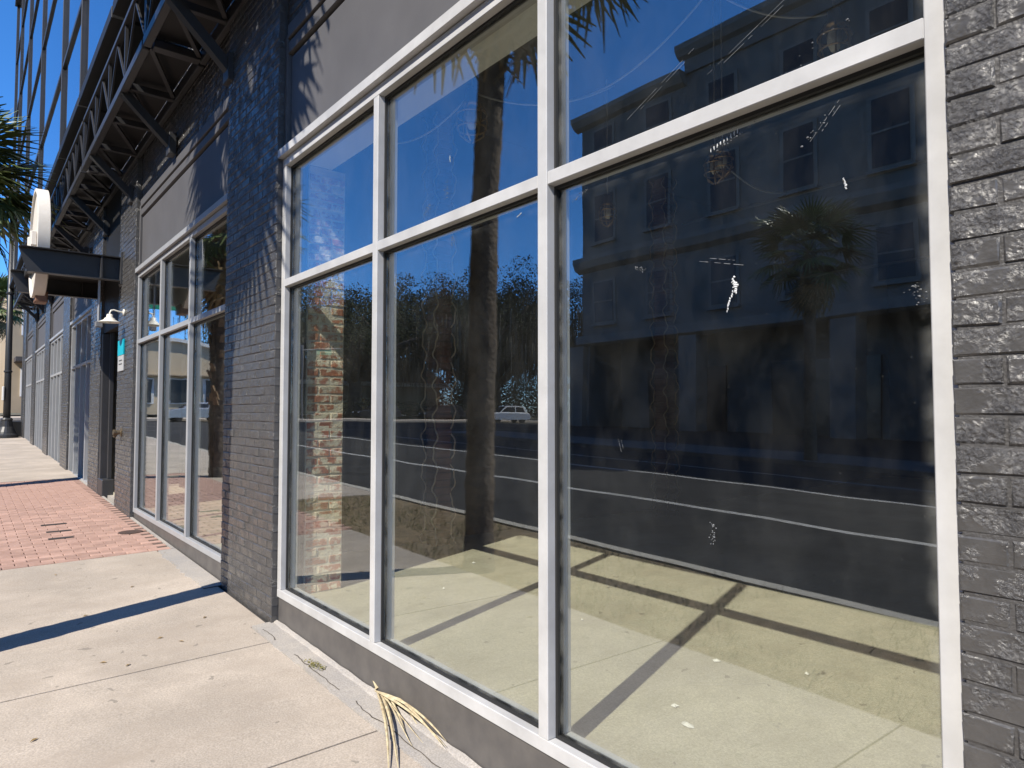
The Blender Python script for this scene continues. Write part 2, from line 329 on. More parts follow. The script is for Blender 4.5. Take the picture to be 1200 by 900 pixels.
def place(name, me, parent=None, loc=None, rot=None, **tags):
    o = bpy.data.objects.new(name, me); COL.objects.link(o)
    if parent is not None: o.parent = parent
    if loc is not None: o.location = loc
    if rot is not None: o.rotation_euler = rot
    for k, v in tags.items(): o[k] = v
    return o
def empty(name, loc=(0,0,0), rot=None, **tags):
    o = place(name, None, None, loc, rot, **tags); o.empty_display_size = 0.2; return o
def part_empty(name, parent, loc=None):
    return place(name, None, parent, loc)
def copy_tree(o, parent=None):
    c = o.copy(); COL.objects.link(c); c.parent = parent
    for ch in o.children: copy_tree(ch, c)
    return c

def gz(x, y):
    x = max(-90.0, min(60.0, x)); y = max(-90.0, min(20.0, y))
    return 0.10 - 0.0213*x + 0.012*y

# ------------------------------------------------------------------ terrain, road, kerb, strip
def sheet(xs, ys, dz, name, m, **tags):
    b = MB(); nx = len(xs)
    for y in ys:
        for x in xs: b.v.append((x, y, gz(x, y) + dz))
    for j in range(len(ys)-1):
        for i in range(nx-1):
            a = j*nx+i; b.f.append((a, a+1, a+1+nx, a+nx))
    return b.build(name, m, **tags)
def slab(x0, x1, y0, y1, top, thick, name, m, parent=None, **tags):
    b = MB(); p = []
    for dz in (top-thick, top):
        for x, y in ((x0,y0),(x1,y0),(x1,y1),(x0,y1)): p.append((x, y, gz(x, y) + dz))
    b.hexa(p); return b.build(name, m, parent, **tags)

sheet([-3000,-300,-90,-60,0,60,300,3000], [-3000,-300,-90,-40,0,20,300,3000], -0.26, 'ground', 'ground', kind='structure')
sheet([-33,-20,-10,0,30,60], [-19.2,-12,-3.92], -0.15, 'road', 'asphalt', kind='structure')
sheet([-55,-45,-33], [-90,-60,-30,-10,20], -0.154, 'cross_street', 'asphalt', kind='structure')
slab(-33, 60, -3.92, -3.76, 0.0, 0.4, 'kerb', 'kerb', kind='structure')
slab(-33, 60, -19.4, -19.2, 0.0, 0.4, 'far_kerb', 'far_pave', kind='structure')
slab(-33, 60, -24, -19.4, -0.004, 0.3, 'far_sidewalk', 'far_pave', kind='structure')
sheet([-33,-10,20,60], [-45,-35,-24], -0.05, 'forecourt', 'asphalt', kind='structure')
slab(-59, -55, -90, 20, 0.0, 0.4, 'opposite_sidewalk', 'concrete', kind='structure')
slab(-10.6, 30, -3.76, -1.86, -0.02, 0.3, 'planting_strip', 'earth', kind='structure')
slab(-33, -10.6, -3.76, -1.86, -0.004, 0.3, 'verge_paving', 'concrete', kind='structure')
slab(-33, 30, -1.86, 14, -0.06, 0.3, 'footing', 'joint', kind='structure')
for y0, w in ((-8.1, .19), (-12.3, .20), (-15.25, .14)):
    b = MB()
    for i in range(20):
        x0 = -33 + i*4.0; x1 = x0+4.0
        b.quad((x0, y0-w/2, gz(x0,y0)-.146), (x1, y0-w/2, gz(x1,y0)-.146), (x1, y0+w/2, gz(x1,y0)-.146), (x0, y0+w/2, gz(x0,y0)-.146))
    b.build('lane_line', 'line', kind='structure')
for x0 in (-38.5, -44.5, -50):
    b = MB()
    for i in range(18):
        y0 = -80 + i*5; b.quad((x0-.07,y0,gz(x0,y0)-.148),(x0+.07,y0,gz(x0,y0)-.148),(x0+.07,y0+5,gz(x0,y0+5)-.148),(x0-.07,y0+5,gz(x0,y0+5)-.148))
    b.build('lane_line', 'line', kind='structure')

# sidewalk in front of the shop: slabs and a patched strip against the wall
walk = empty('sidewalk', kind='structure')
G = 0.006
for x0, x1 in ((5.0, 2.0), (2.0, -1.48), (-1.48, -2.975), (-2.975, -4.455), (-4.455, -7.745)):
    slab(x1+G, x0-G, -1.86, -0.17, 0, 0.12, 'slab', 'concrete', walk)
xs = [-15.35, -17.9, -20.6, -23.2, -25.8, -28.4, -31.0, -33.0]
for a, c in zip(xs, xs[1:]):
    slab(c+.012, a-.012, -1.86, 0.02, 0, 0.12, 'slab', 'concrete', walk)
def ragged_strip(x0, x1, n, ymid, amp, top, name, m, parent):
    b = MB(); prev = None
    for i in range(n+1):
        x = x0 + (x1-x0)*i/n
        y = ymid + amp*(noise.noise((x*3.1, 1.7, 0)) + .6*noise.noise((x*11, 4.2, 0)))
        cur = ((x, y, gz(x,y)+top), (x, 0.0, gz(x,0)+top+.002), (x, y-.004, gz(x,y)-.05))
        if prev:
            b.quad(prev[0], cur[0], cur[1], prev[1]); b.quad(prev[2], cur[2], cur[0], prev[0])
        prev = cur
    return b.build(name, m, parent)
ragged_strip(5.0, -4.83, 260, -0.165, 0.03, 0.005, 'patched_edge', 'edge_concrete', walk)
ragged_strip(-6.0, -7.72, 70, -0.165, 0.05, 0.004, 'patched_edge', 'edge_concrete', walk)
slab(-6.0, -4.83, -0.175, -0.055, -0.002, 0.1, 'slab', 'concrete', walk)
# crack along the patched edge
b = MB(); prev = None
for i in range(150):
    x = 0.6 - 5.3*i/149
    y = -0.125 + 0.022*noise.noise((x*4.3, 9.1, 0)) + .014*noise.noise((x*17, 2.1, 0)); w = .0022 + .003*abs(noise.noise((x*6, 0, 3)))
    cur = ((x, y-w, gz(x,y)+.0095), (x, y+w, gz(x,y)+.0095))
    if prev and noise.noise((x*2.2, 5, 5)) > -.25: b.quad(prev[0], cur[0], cur[1], prev[1])
    prev = cur
b.build('crack', 'joint', walk)
# pale mortar bead at the foot of the wall
b = MB(); prev = None
for i in range(140):
    x = 2.0 - 6.8*i/139; r = .009 + .006*noise.noise((x*7, 3, 1)); z = gz(x, 0) + .008
    cur = [(x, 0.006, z+r*1.6), (x, -r*1.5, z+r*.7), (x, -r*2.2-.004, z-.006)]
    if prev:
        for k in range(2): b.quad(prev[k], cur[k], cur[k+1], prev[k+1])
    prev = cur
b.build('mortar_bead', 'edge_concrete', walk)

# brick paving
paving = empty('brick_paving', kind='structure')
slab(-15.35, -7.745, -1.86, 0.02, -0.010, 0.1, 'sand_bed', 'joint', paving)
pv = []
for k in range(4):
    bm = MB(); j = lambda: random.uniform(-.0025, .0025)
    L, W, H = .0965, .047, .004
    c = .005
    top = [(-W+c+j(), -L+c+j(), H), (W-c+j(), -L+c+j(), H), (W-c+j(), L-c+j(), H), (-W+c+j(), L-c+j(), H)]
    mid = [(-W, -L, H-c), (W, -L, H-c), (W, L, H-c), (-W, L, H-c)]
    bot = [(q[0], q[1], -.03) for q in mid]
    bm.v = top+mid+bot
    bm.f = [(0,1,2,3)] + [(i, i+4, (i+1)%4+4, (i+1)%4) for i in range(4)] + [(i+4, i+8, (i+1)%4+8, (i+1)%4+4) for i in range(4)]
    pv.append(bm)
pv_me = [q.mesh('paver', 'paver') for q in pv]
pitch_x, pitch_y = .1005, .2005
spots = []
r = 0; x = -7.80
while x > -15.30:
    y = -0.03 - (.1 if r % 2 else 0)
    while y - .1 > -1.86:
        spots.append((x, y-.1)); y -= pitch_y
    x -= pitch_x; r += 1
far = MB()
slope = Matrix.Rotation(math.atan(.0213), 4, 'Y') @ Matrix.Rotation(math.atan(.012), 4, 'X')
seu = slope.to_euler()
spots.sort(key=lambda q: (q[1] < -1.62, -q[0]))
for i, (x, y) in enumerate(spots):
    dz = random.uniform(-.0018, .0018)
    if i < 300:
        place('brick', random.choice(pv_me), paving, (x, y, gz(x, y)+dz), (seu.x + random.uniform(-.01,.01), seu.y + random.uniform(-.012,.012), random.uniform(-.012, .012)))
    else:
        t = random.choice(pv); k = len(far.v)
        far.v += [(x+a, y+bb, gz(x+a, y+bb)+c+dz) for a, bb, c in t.v]; far.f += [tuple(k+q for q in f) for f in t.f]
far.build('brick_field', 'paver', paving, kind='stuff')
slab(-15.36, -7.74, -0.028, 0.0, 0.006, 0.05, 'mortar_edge', 'edge_concrete', paving)

# ------------------------------------------------------------------ the charcoal building
bld = empty('storefront_building', label='charcoal painted brick shop building with tall pale framed windows along the sidewalk', category='building')
COURSE = 0.0645; JT = 0.006
brick_cache = {}
def brick_mesh(L, key, mat, H=COURSE-JT, D=.05, c=.0045, rough=.0022):
    kk = (round(L, 3), key, mat)
    if kk not in brick_cache:
        rr = random.Random(hash(kk) & 0xffff)
        j = lambda s=rough: rr.uniform(-s, s)
        b = MB()
        fr = [(c+j(), 0+j(.0015), c+j()), (L-c+j(), 0+j(.0015), c+j()), (L-c+j(), 0+j(.0015), H-c+j()), (c+j(), 0+j(.0015), H-c+j())]
        md = [(0, c, 0), (L, c, 0), (L, c, H), (0, c, H)]
        md = [(a+j(.0015), d, z+j(.0015)) for a, d, z in md]
        bk = [(a, D, z) for a, d, z in md]
        b.v = fr+md+bk
        b.f = [(0,1,2,3)] + [(i, i+4, (i+1)%4+4, (i+1)%4) for i in range(4)] + [(i+4, i+8, (i+1)%4+8, (i+1)%4+4) for i in range(4)]
        brick_cache[kk] = (b, b.mesh('brick', mat))
    return brick_cache[kk]
def brick_rows(x0, x1, z0, z1, unit=.2, joint=JT, start=0):
    # list of (x, length, z) for a running bond between x0 and x1
    out = []; z = z0; k = start
    while z + COURSE*.5 < z1:
        x = x0; first = True
        while x1 - x > .012:
            L = (unit/2 if (k % 2) else unit) if first else unit
            L = min(L, x1 - x); out.append((x, L - joint, z)); x += L; first = False
        z += COURSE; k += 1
    return out
def brick_face(parent, x0, x1, yface, z0, z1, mat='brick_paint', limit=300, near=None, rot=None, tiny=.03):
    rows = [q for q in brick_rows(x0, x1, z0, z1) if q[1] > tiny]
    if near is not None: rows.sort(key=near)
    far = MB()
    for i, (x, L, z) in enumerate(rows):
        key = random.randrange(5); b, me = brick_mesh(L, key, mat)
        dy = random.uniform(-.0022, .0022)
        if i < limit:
            o = place('brick', me, parent, (x, yface+dy, z), (random.uniform(-.006,.006), random.uniform(-.004,.004), random.uniform(-.005,.005)))
        else:
            k = len(far.v); far.v += [(x+a, yface+dy+d, z+h) for a, d, h in b.v]; far.f += [tuple(k+q for q in f) for f in b.f]
    if far.v: far.build('brick_field', mat, parent, kind='stuff')

PR = -0.036                    # face of the piers, the windows stand at y = 0
TOPZ = 6.15
def pier(x0, x1, limit, near=None, ztop=TOPZ):
    p = part_empty('brick_pier', bld)
    zb = math.floor((gz(x0, 0) - .05)/COURSE)*COURSE
    MB().box(x0+.009, x1-.009, PR+.0042, 0.42, zb-.3, ztop).build('mortar', 'mortar_paint', p)
    brick_face(p, x0, x1, PR, zb, ztop-.05, limit=limit, near=near)
    # return faces of the pier: toothed brick ends on both sides
    return p
pier(-0.557, 1.1, 300, near=lambda q: (q[2] > 3.6, q[0]))
pier(-6.0, -4.792, 300, near=lambda q: (q[2] > 4.6, abs(q[2]-1.7)))
pier(-11.15, -9.99, 300, near=lambda q: abs(q[2]-1.7))
pier(-13.84, -12.75, 120, near=lambda q: abs(q[2]-1.7))
for a, c in ((-18.2,-17.0), (-22.5,-21.3), (-26.9,-25.7), (-31.2,-30.0)): pier(a, c, 0)

def window(name, x0, x1, panes, z0=.387, zt0=2.568, zt1=2.621, zh=3.44, mat='alu', detail=True):
    """storefront window between x0 and x1: sill, head, posts, mullions, transom bars, panes"""
    w = part_empty(name, bld); ew = .055; D = .125
    def bar(nm, *a):
        return MB().bbox(*a, b=.003).build(nm, mat, w)
    bar('sill', x0, x1, 0.0, D, z0, z0+.055)
    bar('head', x0, x1, 0.0, D, zh, zh+.058)
    # head flashing, a shallow drip moulding above the frame
    MB().prism([(-.034, zh+.064), (-.034, zh+.118), (.05, zh+.128), (.05, zh+.064)], 'X', x0-.01, x1+.01).build('flashing', mat, w)
    bar('post', x0, x0+.062, .0012, D-.001, z0+.055, zh); bar('post', x1-ew, x1, .0012, D-.001, z0+.055, zh)
    sp = (x1 - x0 - ew)/panes; ms = []
    for i in range(1, panes):
        mx = x0 + .003 + sp*i; ms.append(mx)
        bar('mullion', mx, mx+ew, -.002, D-.002, z0+.055, zh)
    edges = [x0+.062] + sum([[m_, m_+ew] for m_ in ms], []) + [x1-ew]
    YG = .052
    for i in range(panes):
        a, c = edges[2*i], edges[2*i+1]
        bar('transom', a, c, .001, D-.003, zt0, zt1)
        for q0, q1 in ((z0+.055, zt0), (zt1, zh)):
            MB().box(a+.002, c-.002, YG, YG+.008, q0+.002, q1-.002).build('glass_pane', 'glass', w)
            if detail:
                g = .012; e = MB()
                for yy0, yy1 in ((YG-.014, YG-.001), (YG+.009, YG+.02)):
                    e.box(a, a+g, yy0, yy1, q0, q1).box(c-g, c, yy0, yy1, q0, q1)
                    e.box(a+g, c-g, yy0, yy1, q0, q0+g).box(a+g, c-g, yy0, yy1, q1-g, q1)
                e.build('gasket', 'gasket', w)
    return w
window('storefront_window', -4.792, -0.557, 3)
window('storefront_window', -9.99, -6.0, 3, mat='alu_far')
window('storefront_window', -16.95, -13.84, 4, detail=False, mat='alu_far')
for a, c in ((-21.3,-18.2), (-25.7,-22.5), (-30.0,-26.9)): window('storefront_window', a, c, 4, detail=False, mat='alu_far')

def bay(x0, x1, trim=True):
    zb = gz(x0, 0) - .35
    MB().bbox(x0+.002, x1-.002, .012, .10, min(zb, 0), .384, b=.002).build('kick_panel', 'kick_paint', bld)
    # wall above the window: backing, recessed panel, raised trim bands
    MB().box(x0+.002, x1-.002, .13, .42, 3.57, TOPZ).build('wall', 'gasket', bld)
    MB().bbox(x0+.075, x1-.03, .028, .129, 3.572, 4.235, b=.004).build('panel', 'wall_paint', bld)
    MB().bbox(x0+.002, x0+.048, .004, .129, 3.572, 4.40, b=.003).build('panel_trim', 'wall_paint', bld)
    MB().bbox(x0+.05, x1-.002, .010, .129, 4.262, 4.345, b=.003).build('panel_trim', 'wall_paint', bld)
    MB().bbox(x0+.05, x1-.002, .004, .129, 4.372, 4.47, b=.003).build('panel_trim', 'wall_paint', bld)
    up = part_empty('upper_wall', bld)
    MB().box(x0+.002, x1-.002, .029, .129, 4.472, TOPZ).build('mortar', 'mortar_paint', up)
    brick_face(up, x0+.002, x1-.002, .02, 4.476, TOPZ-.04, limit=0)
for a, c in ((-4.792,-.557), (-9.99,-6.0), (-16.95,-13.84), (-21.3,-18.2), (-25.7,-22.5), (-30.0,-26.9)): bay(a, c)
# filler where a pier is narrower than its bay gap
# entrance recess
ent = part_empty('entrance', bld)
MB().box(-12.75, -11.15, 1.2, 1.3, 0, 3.6).build('back_wall', 'black_steel', ent)
MB().box(-12.75, -11.15, .0, .42, 2.95, TOPZ).build('lintel', 'black_steel', ent)
MB().box(-12.74, -11.16, .05, 1.2, 0.1, gz(-12, 0)+.02).build('threshold', 'edge_concrete', ent)
d = MB().bbox(-12.5, -11.5, 1.12, 1.19, .36, 2.6, b=.01).build('door', 'black_steel', ent)
MB().bbox(-12.74, -12.60, -.02, .12, .25, 2.94, b=.006).build('jamb', 'steel', ent)
MB().bbox(-12.42, -12.36, .05, .11, .55, 2.94, b=.006).build('door_frame', 'steel', ent)
MB().bbox(-12.76, -12.30, -.03, .14, .2, .62, b=.01).build('plinth', 'steel', ent)
# right hand continuation and closed shell of the building
MB().box(1.1, 6.0, -.03, .42, -.4, TOPZ).build('wall', 'wall_paint', bld)
MB().box(-31.2, 6.0, .42, 15.2, TOPZ-.25, TOPZ).build('roof_slab', 'room_ceiling', bld)
MB().box(6.0, 6.2, -.03, 15.2, -.4, TOPZ).build('wall', 'wall_paint', bld)
MB().box(-31.4, -31.2, -.05, 15.2, -.4, TOPZ).build('wall', 'wall_paint', bld)
MB().box(-31.4, 6.2, 15.2, 15.4, -.4, TOPZ).build('wall', 'wall_paint', bld)

# upper storeys: curtain wall carried on a projecting ledge
cw = part_empty('curtain_wall', bld)
MU = [-2.6, -5.6, -8.7, -11.6, -14.25, -18.9, -23.6, -28.0, -31.2]
YC = -.50
for a, c in zip(MU, MU[1:]):
    MB().bbox(c+.05, a-.02, YC-.05, .40, 6.16, 6.30, b=.006).build('ledge', 'black_steel', cw)
    for z0, z1 in ((6.30, 7.78), (7.86, 10.1), (10.18, 12.42), (12.5, 14.74), (14.82, 17.0)):
        MB().box(c+.03, a-.03, YC+.012, YC+.026, z0, z1).build('glass_pane', 'curtain_glass', cw)
    for z in (7.78, 10.1, 12.42, 14.74):
        MB().bbox(c+.03, a-.03, YC-.022, YC+.05, z, z+.08, b=.004).build('rail', 'steel', cw)
for x in MU:
    MB().bbox(x-.03, x+.03, YC-.035, YC+.06, 6.30, 17.0, b=.005).build('mullion', 'steel', cw)
MB().box(-31.2, -2.6, YC+.35, .4, 6.30, 17.0).build('core_wall', 'room_wall', cw)
MB().box(-31.3, -2.5, YC-.1, 3, 17.0, 17.3).build('roof', 'steel', cw)

# ------------------------------------------------------------------ steel balconies on struts
BAYS = [(-3.6, -6.9), (-6.95, -11.05), (-11.15, -14.6), (-14.7, -18.6), (-18.7, -23.1), (-23.2, -27.4)]
BL = ['charcoal steel lattice balcony at the top edge above the large front window',
      'charcoal steel lattice balcony above the second window and wall lamp pier',
      'charcoal steel lattice balcony above the round white sign',
      'charcoal steel lattice balcony first beyond the round sign',
      'charcoal steel lattice balcony second beyond the round sign',
      'charcoal steel lattice balcony farthest along the facade']
YB = -.51
def balcony(xa, xb, label):
    o = empty('steel_balcony', ((xa+xb)/2, 0, 5.0), label=label, category='balcony', group='steel balconies along the facade')
    ox = (xa+xb)/2
    def P(nm, mb, m='steel'):
        mb.v = [(x-ox, y, z-5.0) for x, y, z in mb.v]; return mb.build(nm, m, o)
    P('bottom_chord', MB().bbox(xb, xa, YB-.035, YB+.035, 5.05, 5.14, b=.006))
    P('top_chord', MB().bbox(xb, xa, YB-.03, YB+.03, 5.74, 5.79, b=.004))
    P('wall_plate', MB().bbox(xb, xa, -.055, .0, 5.04, 5.16, b=.006))
    n = 4; L = (xb-xa)/n
    for i in range(n+1):
        x = xa + L*i
        P('cross_beam', MB().bbox(min(x, x+.06), max(x, x+.06), YB+.05, -.055, 5.05, 5.12, b=.004))
        P('baluster', MB().beam((x, YB, 5.16), (x, YB, 5.74), .03, .03))
        if i < n:
            P('diagonal', MB().beam((x, YB, 5.16), (x+L*.5, YB, 5.74), .02, .02))
            P('diagonal', MB().beam((x+L*.5, YB, 5.74), (x+L, YB, 5.16), .02, .02))
            P('floor_brace', MB().beam((x, YB+.04, 5.085), (x+L, -.04, 5.085), .04, .03))
    P('shade_sheet', MB().bbox(xb+.01, xa-.01, YB+.06, -.058, 5.165, 5.19, b=.003), 'black_steel')  # black sheet added to stand for the shade inside the lattice
    for x in [q for q in (-3.75, -5.97, -8.09, -10.33, -12.5, -14.75, -16.9, -19.1, -21.3, -23.5, -25.7) if xb-.05 <= q <= xa+.05]:
        P('strut', MB().beam((x, -.045, 4.62), (x, YB, 5.07), .085, .085, up=(1,0,0)))
        P('foot_plate', MB().bbox(x-.075, x+.075, -.075, -.0, 4.50, 4.74, b=.006))
    return o
for (a, c), lb in zip(BAYS, BL): balcony(a, c, lb)

# ------------------------------------------------------------------ entrance canopy, round sign
def channel(x, label):
    o = empty('canopy_beam', (x, 0, 3.55), label=label, category='beam', group='entrance canopy beams')
    prof = [(-1.228, .31), (-1.128, 0), (0.0, 0), (0.0, .31)]
    MB().prism(prof, 'X', -.012, 0.0).build('web', 'steel', o)
    MB().prism([(-1.232, .312), (-1.222, .326), (0, .326), (0, .312)], 'X', -.012, .11).build('flange', 'black_steel', o)
    MB().prism([(-1.128, -.012), (-1.122, -.001), (0, -.001), (0, -.012)], 'X', -.012, .11).build('flange', 'steel', o)
    MB().bbox(0.001, .10, -.30, -.275, .001, .31, b=.003).build('stiffener', 'steel', o)
    MB().bbox(-.05, .13, -.06, -.0, -.06, .40, b=.004).build('wall_plate', 'steel', o)
    return o
channel(-11.03, 'black steel channel beam of the entrance canopy nearer the large window')
channel(-13.0, 'black steel channel beam of the entrance canopy farther from the large window')
o = empty('canopy_roof', (-12, -.5, 3.80), label='dark canopy roof plate between the two channel beams over the entrance', category='canopy')
MB().bbox(-.955, .955, -.45, .48, -.02, .03, b=.004).build('plate', 'black_steel', o)
MB().bbox(-.955, .955, -.56, -.452, -.03, .06, b=.004).build('front_rail', 'steel', o)
o = empty('round_sign', (-12.0, -.93, 4.13), label='round off-white drum sign standing on the entrance canopy facing the street', category='sign')
prof = [(.70, -.055), (.735, -.055), (.745, -.085), (.785, -.085), (.79, -.08), (.79, .06), (.74, .075)]
MB().lathe(prof, n=160, axis='Y').build('drum', 'sign_white', o)
for i in range(6):
    MB().bbox(-.42+i*.15, -.33+i*.15, -.13, -.07, -.12+.02*(i%2), .16-.03*(i%3), b=.006).build('letter', 'sign_white', o)
MB().bbox(-.16, .16, -.05, .10, -.86, -.70, b=.01).build('foot', 'wood', o)
# conduit on the canopy
o = empty('conduit', (-11.05, -.295, 2.95), label='pale vertical conduit hanging below the canopy beam', category='conduit')
MB().tube([(0,0,0), (0,0,.6)], .017).build('tube', 'alu_far', o)
MB().bbox(-.05, .05, -.04, .05, -.08, .0, b=.008).build('junction_box', 'pipe', o)

# barn lamp on the pier
o = empty('wall_lamp', (-10.68, PR, 3.06), label='cream enamel gooseneck barn lamp on the brick pier beside the canopy', category='lamp')
MB().lathe([(.0, -.0), (.065, -.0), (.06, -.022), (.02, -.03)], n=20, axis='Y').build('wall_rose', 'white_enamel', o, smooth=True)
MB().tube([(0, -.01, 0), (0, -.10, .01), (0, -.17, .03), (0, -.215, .02), (0, -.235, -.03), (0, -.235, -.07)], .014, n=10).build('arm', 'white_enamel', o, smooth=True)
sh = MB().lathe([(.035, -.05), (.05, -.06), (.055, -.11), (.085, -.13), (.095, -.155), (.175, -.195), (.18, -.205), (.17, -.20), (.09, -.165), (.05, -.15)], n=28, at=(0,-.235,0)).build('shade', 'white_enamel', o, smooth=True)
MB().lathe([(.012, -.15), (.035, -.17), (.038, -.195), (.02, -.215)], n=16, at=(0,-.235,0)).build('bulb', 'bulb', o, smooth=True)
o.scale = (.75,.75,.75)
o = empty('plaque', (-10.79, PR, 2.45), label='small turquoise and grey plaque on the pier under the barn lamp', category='sign')
MB().bbox(-.21, .21, -.022, -.003, .02, .235, b=.002).build('upper_panel', 'teal', o)
MB().bbox(-.21, .21, -.018, -.003, -.20, .018, b=.002).build('lower_panel', 'sign_grey', o)
for i in range(2): MB().box(-.12, .12, -.0195, -.0175, -.06-.05*i, -.045-.05*i).build('text_line', 'steel', o)
o = empty('hose_valve', (-10.68, PR, 1.40), label='weathered brass pipe valve on the brick pier left of the second window', category='valve')
MB().lathe([(0,0), (.085,0), (.085,-.02), (.04,-.03), (.04,-.11), (.055,-.11), (.055,-.15), (0,-.15)], n=18, axis='Y').build('body', 'brass_valve', o)
MB().tube([(0,-.07,0), (-.05,-.12,-.09)], .03).build('outlet', 'brass_valve', o)
MB().bbox(-.08, .08, -.004, -.001, -.16, .12, b=.001).build('back_plate', 'kick_paint', o); o.scale = (.7,.7,.7)

# ------------------------------------------------------------------ interior of the shop
ZF = .37
MB().box(-5.95, 6.0, .13, 15.2, ZF-.3, ZF).build('interior_floor', 'floor', kind='structure')
MB().box(-31.2, -6.1, .13, 15.2, ZF-.2, ZF+.05).build('interior_floor', 'floor', kind='structure')
MB().box(-6.1, -5.95, .42, 15.2, 0, TOPZ-.25).build('interior_wall', 'room_wall', kind='structure')
MB().box(-5.949, 5.99, 13.0, 13.2, ZF, TOPZ-.25).build('interior_wall', 'room_wall', kind='structure')
MB().box(-31.19, -6.101, 9.0, 9.2, ZF, TOPZ-.25).build('interior_wall', 'room_wall', kind='structure')
MB().box(-5.949, 5.99, .43, 12.99, 4.75, 4.85).build('interior_ceiling', 'room_ceiling', kind='structure')
MB().box(-31.1, -6.11, .43, 8.99, 4.2, 4.3).build('interior_ceiling', 'room_wall', kind='structure')
MB().box(-4.785, -.56, .128, .37, 3.505, 3.569).build('soffit', 'soffit', bld)
# whitewashed brick pier inside, at the left jamb of the large window
jp = empty('interior_brick_pier', (-5.2, .34, ZF), label='whitewashed old red brick pier just inside the left end of the large window', category='pier')
XJ = -4.775
MB().box(-.58, XJ-.004+5.2, -.148, .136, 0, 3.13).build('mortar', 'old_mortar', jp)
rb = {}
def jamb_brick(L, key):
    if (L, key) not in rb:
        rr = random.Random(key*97+int(L*1000)); j = lambda s=.004: rr.uniform(-s, s); H = .054; c = .005
        b = MB(); fr = [(j(.003), c+j(), c+j()), (j(.003), L-c+j(), c+j()), (j(.003), L-c+j(), H-c+j()), (j(.003), c+j(), H-c+j())]
        md = [(-.008, 0, 0), (-.008, L, 0), (-.008, L, H), (-.008, 0, H)]; bk = [(-.03, a, z) for _, a, z in md]
        b.v = fr+md+bk; b.f = [(0,1,2,3)] + [(i, i+4, (i+1)%4+4, (i+1)%4) for i in range(4)] + [(i+4, i+8, (i+1)%4+8, (i+1)%4+4) for i in range(4)]
        rb[(L, key)] = b.mesh('brick', 'red_brick')
    return rb[(L, key)]
z = .004; k = 0
while z < 3.07:
    lay = [(.195, .175), (.378, .095)] if k % 2 else [(.195, .085), (.288, .185)]
    for y0, L in lay:
        place('brick', jamb_brick(L, random.randrange(3)), jp, (XJ+5.2+random.uniform(-.004,.003), y0-.34, z), (random.uniform(-.012,.012), random.uniform(-.02,.02), 0))
    z += .0655; k += 1
# two columns wound with rope light
def rope_column(x, y, h, label):
    o = empty('wound_column', (x, y, ZF), label=label, category='column', group='rope wound interior columns')
    zz = 0; k = 0
    MB().box(-.08, .08, -.08, .08, 0, h).build('core', 'column_brick', o)
    while zz < h-.07:
        w = .095 if k % 2 else .088
        MB().bbox(-w, w, -w, w, zz+.004, zz+.066, b=.006).build('brick', 'column_brick', o); zz += .072; k += 1
    for q, (cx, cy) in enumerate(((.105,-.105), (.105,.105), (-.105,-.105))):
        pts = []
        for i in range(220):
            t = i/219; wv = .026*math.sin(t*h*19 + q*1.9) + .010*math.sin(t*h*43+q)
            pts.append((cx + wv*.75, cy - abs(wv)*.2 + wv*.5, t*h))
        MB().tube(pts, .008, n=6).build('rope', 'rope', o, smooth=True)
rope_column(-5.74, 1.95, 4.3, 'dark red column wound with pale rope inside behind the middle pane')
rope_column(-5.5, 5.2, 4.3, 'dark red column wound with pale rope deep inside behind the right pane')
# cage pendants and their cables
CL = cam.location
def pix(px, py, z=None, y=None):
    fw = Vector((-math.sin(R(51.04))*math.cos(R(2.342)), math.cos(R(51.04))*math.cos(R(2.342)), math.sin(R(2.342))))
    rt = fw.cross(Vector((0,0,1))).normalized(); up = rt.cross(fw)
    d = fw + rt*((px-600)/F_PX) + up*((450-py)/F_PX)
    t = (z-CL.z)/d.z if z is not None else (y-CL.y)/d.y
    return CL + d*t
def pendant(p, label, sc=1.0, ztop=4.75):
    o = empty('cage_pendant', p, label=label, category='pendant lamp', group='cage pendant lamps inside')
    MB().lathe([(.012, .16*sc), (.03*sc, .16*sc), (.036*sc, .10*sc), (.05*sc, .085*sc), (.052*sc, .07*sc)], n=18).build('socket', 'brass', o, smooth=True)
    MB().lathe([(.018*sc, .08*sc), (.034*sc, .03*sc), (.036*sc, -.01*sc), (.018*sc, -.05*sc)], n=16).build('bulb', 'bulb', o, smooth=True)
    for i in range(6):
        a = i*math.pi/3
        MB().tube([(r_*sc*math.cos(a), r_*sc*math.sin(a), z_*sc) for r_, z_ in ((.05,.075),(.075,.04),(.08,-.02),(.06,-.09),(.015,-.12))], .004*sc+.001, n=5).build('cage_wire', 'brass', o)
    for z_, r_ in ((.02, .08), (-.05, .076)):
        MB().tube([(r_*sc*math.cos(t*math.pi/10), r_*sc*math.sin(t*math.pi/10), z_*sc) for t in range(21)], .004*sc+.001, n=5, cap=False).build('cage_ring', 'brass', o)
    MB().tube([(0,0,.16*sc), (0,0,ztop-p[2])], .005, n=6).build('cord', 'wire', o)
    return Vector(p)
l1 = pendant(pix(553, 140, z=3.45), 'brass cage pendant lamp high behind the middle upper pane', 1.15)
l2 = pendant(pix(838, 196, z=3.45), 'larger brass cage pendant lamp behind the upper part of the right pane', 1.0)
l3 = pendant(pix(847, 190, z=3.47), 'brass cage pendant lamp hanging just behind the larger one', .9)
l4 = pendant(pix(712, 250, z=3.5), 'small far brass cage pendant lamp near the left edge of the right pane', 1.0)
l5 = pendant(pix(978, 48, z=3.55), 'brass cage pendant lamp just above the transom of the right pane', 1.0)
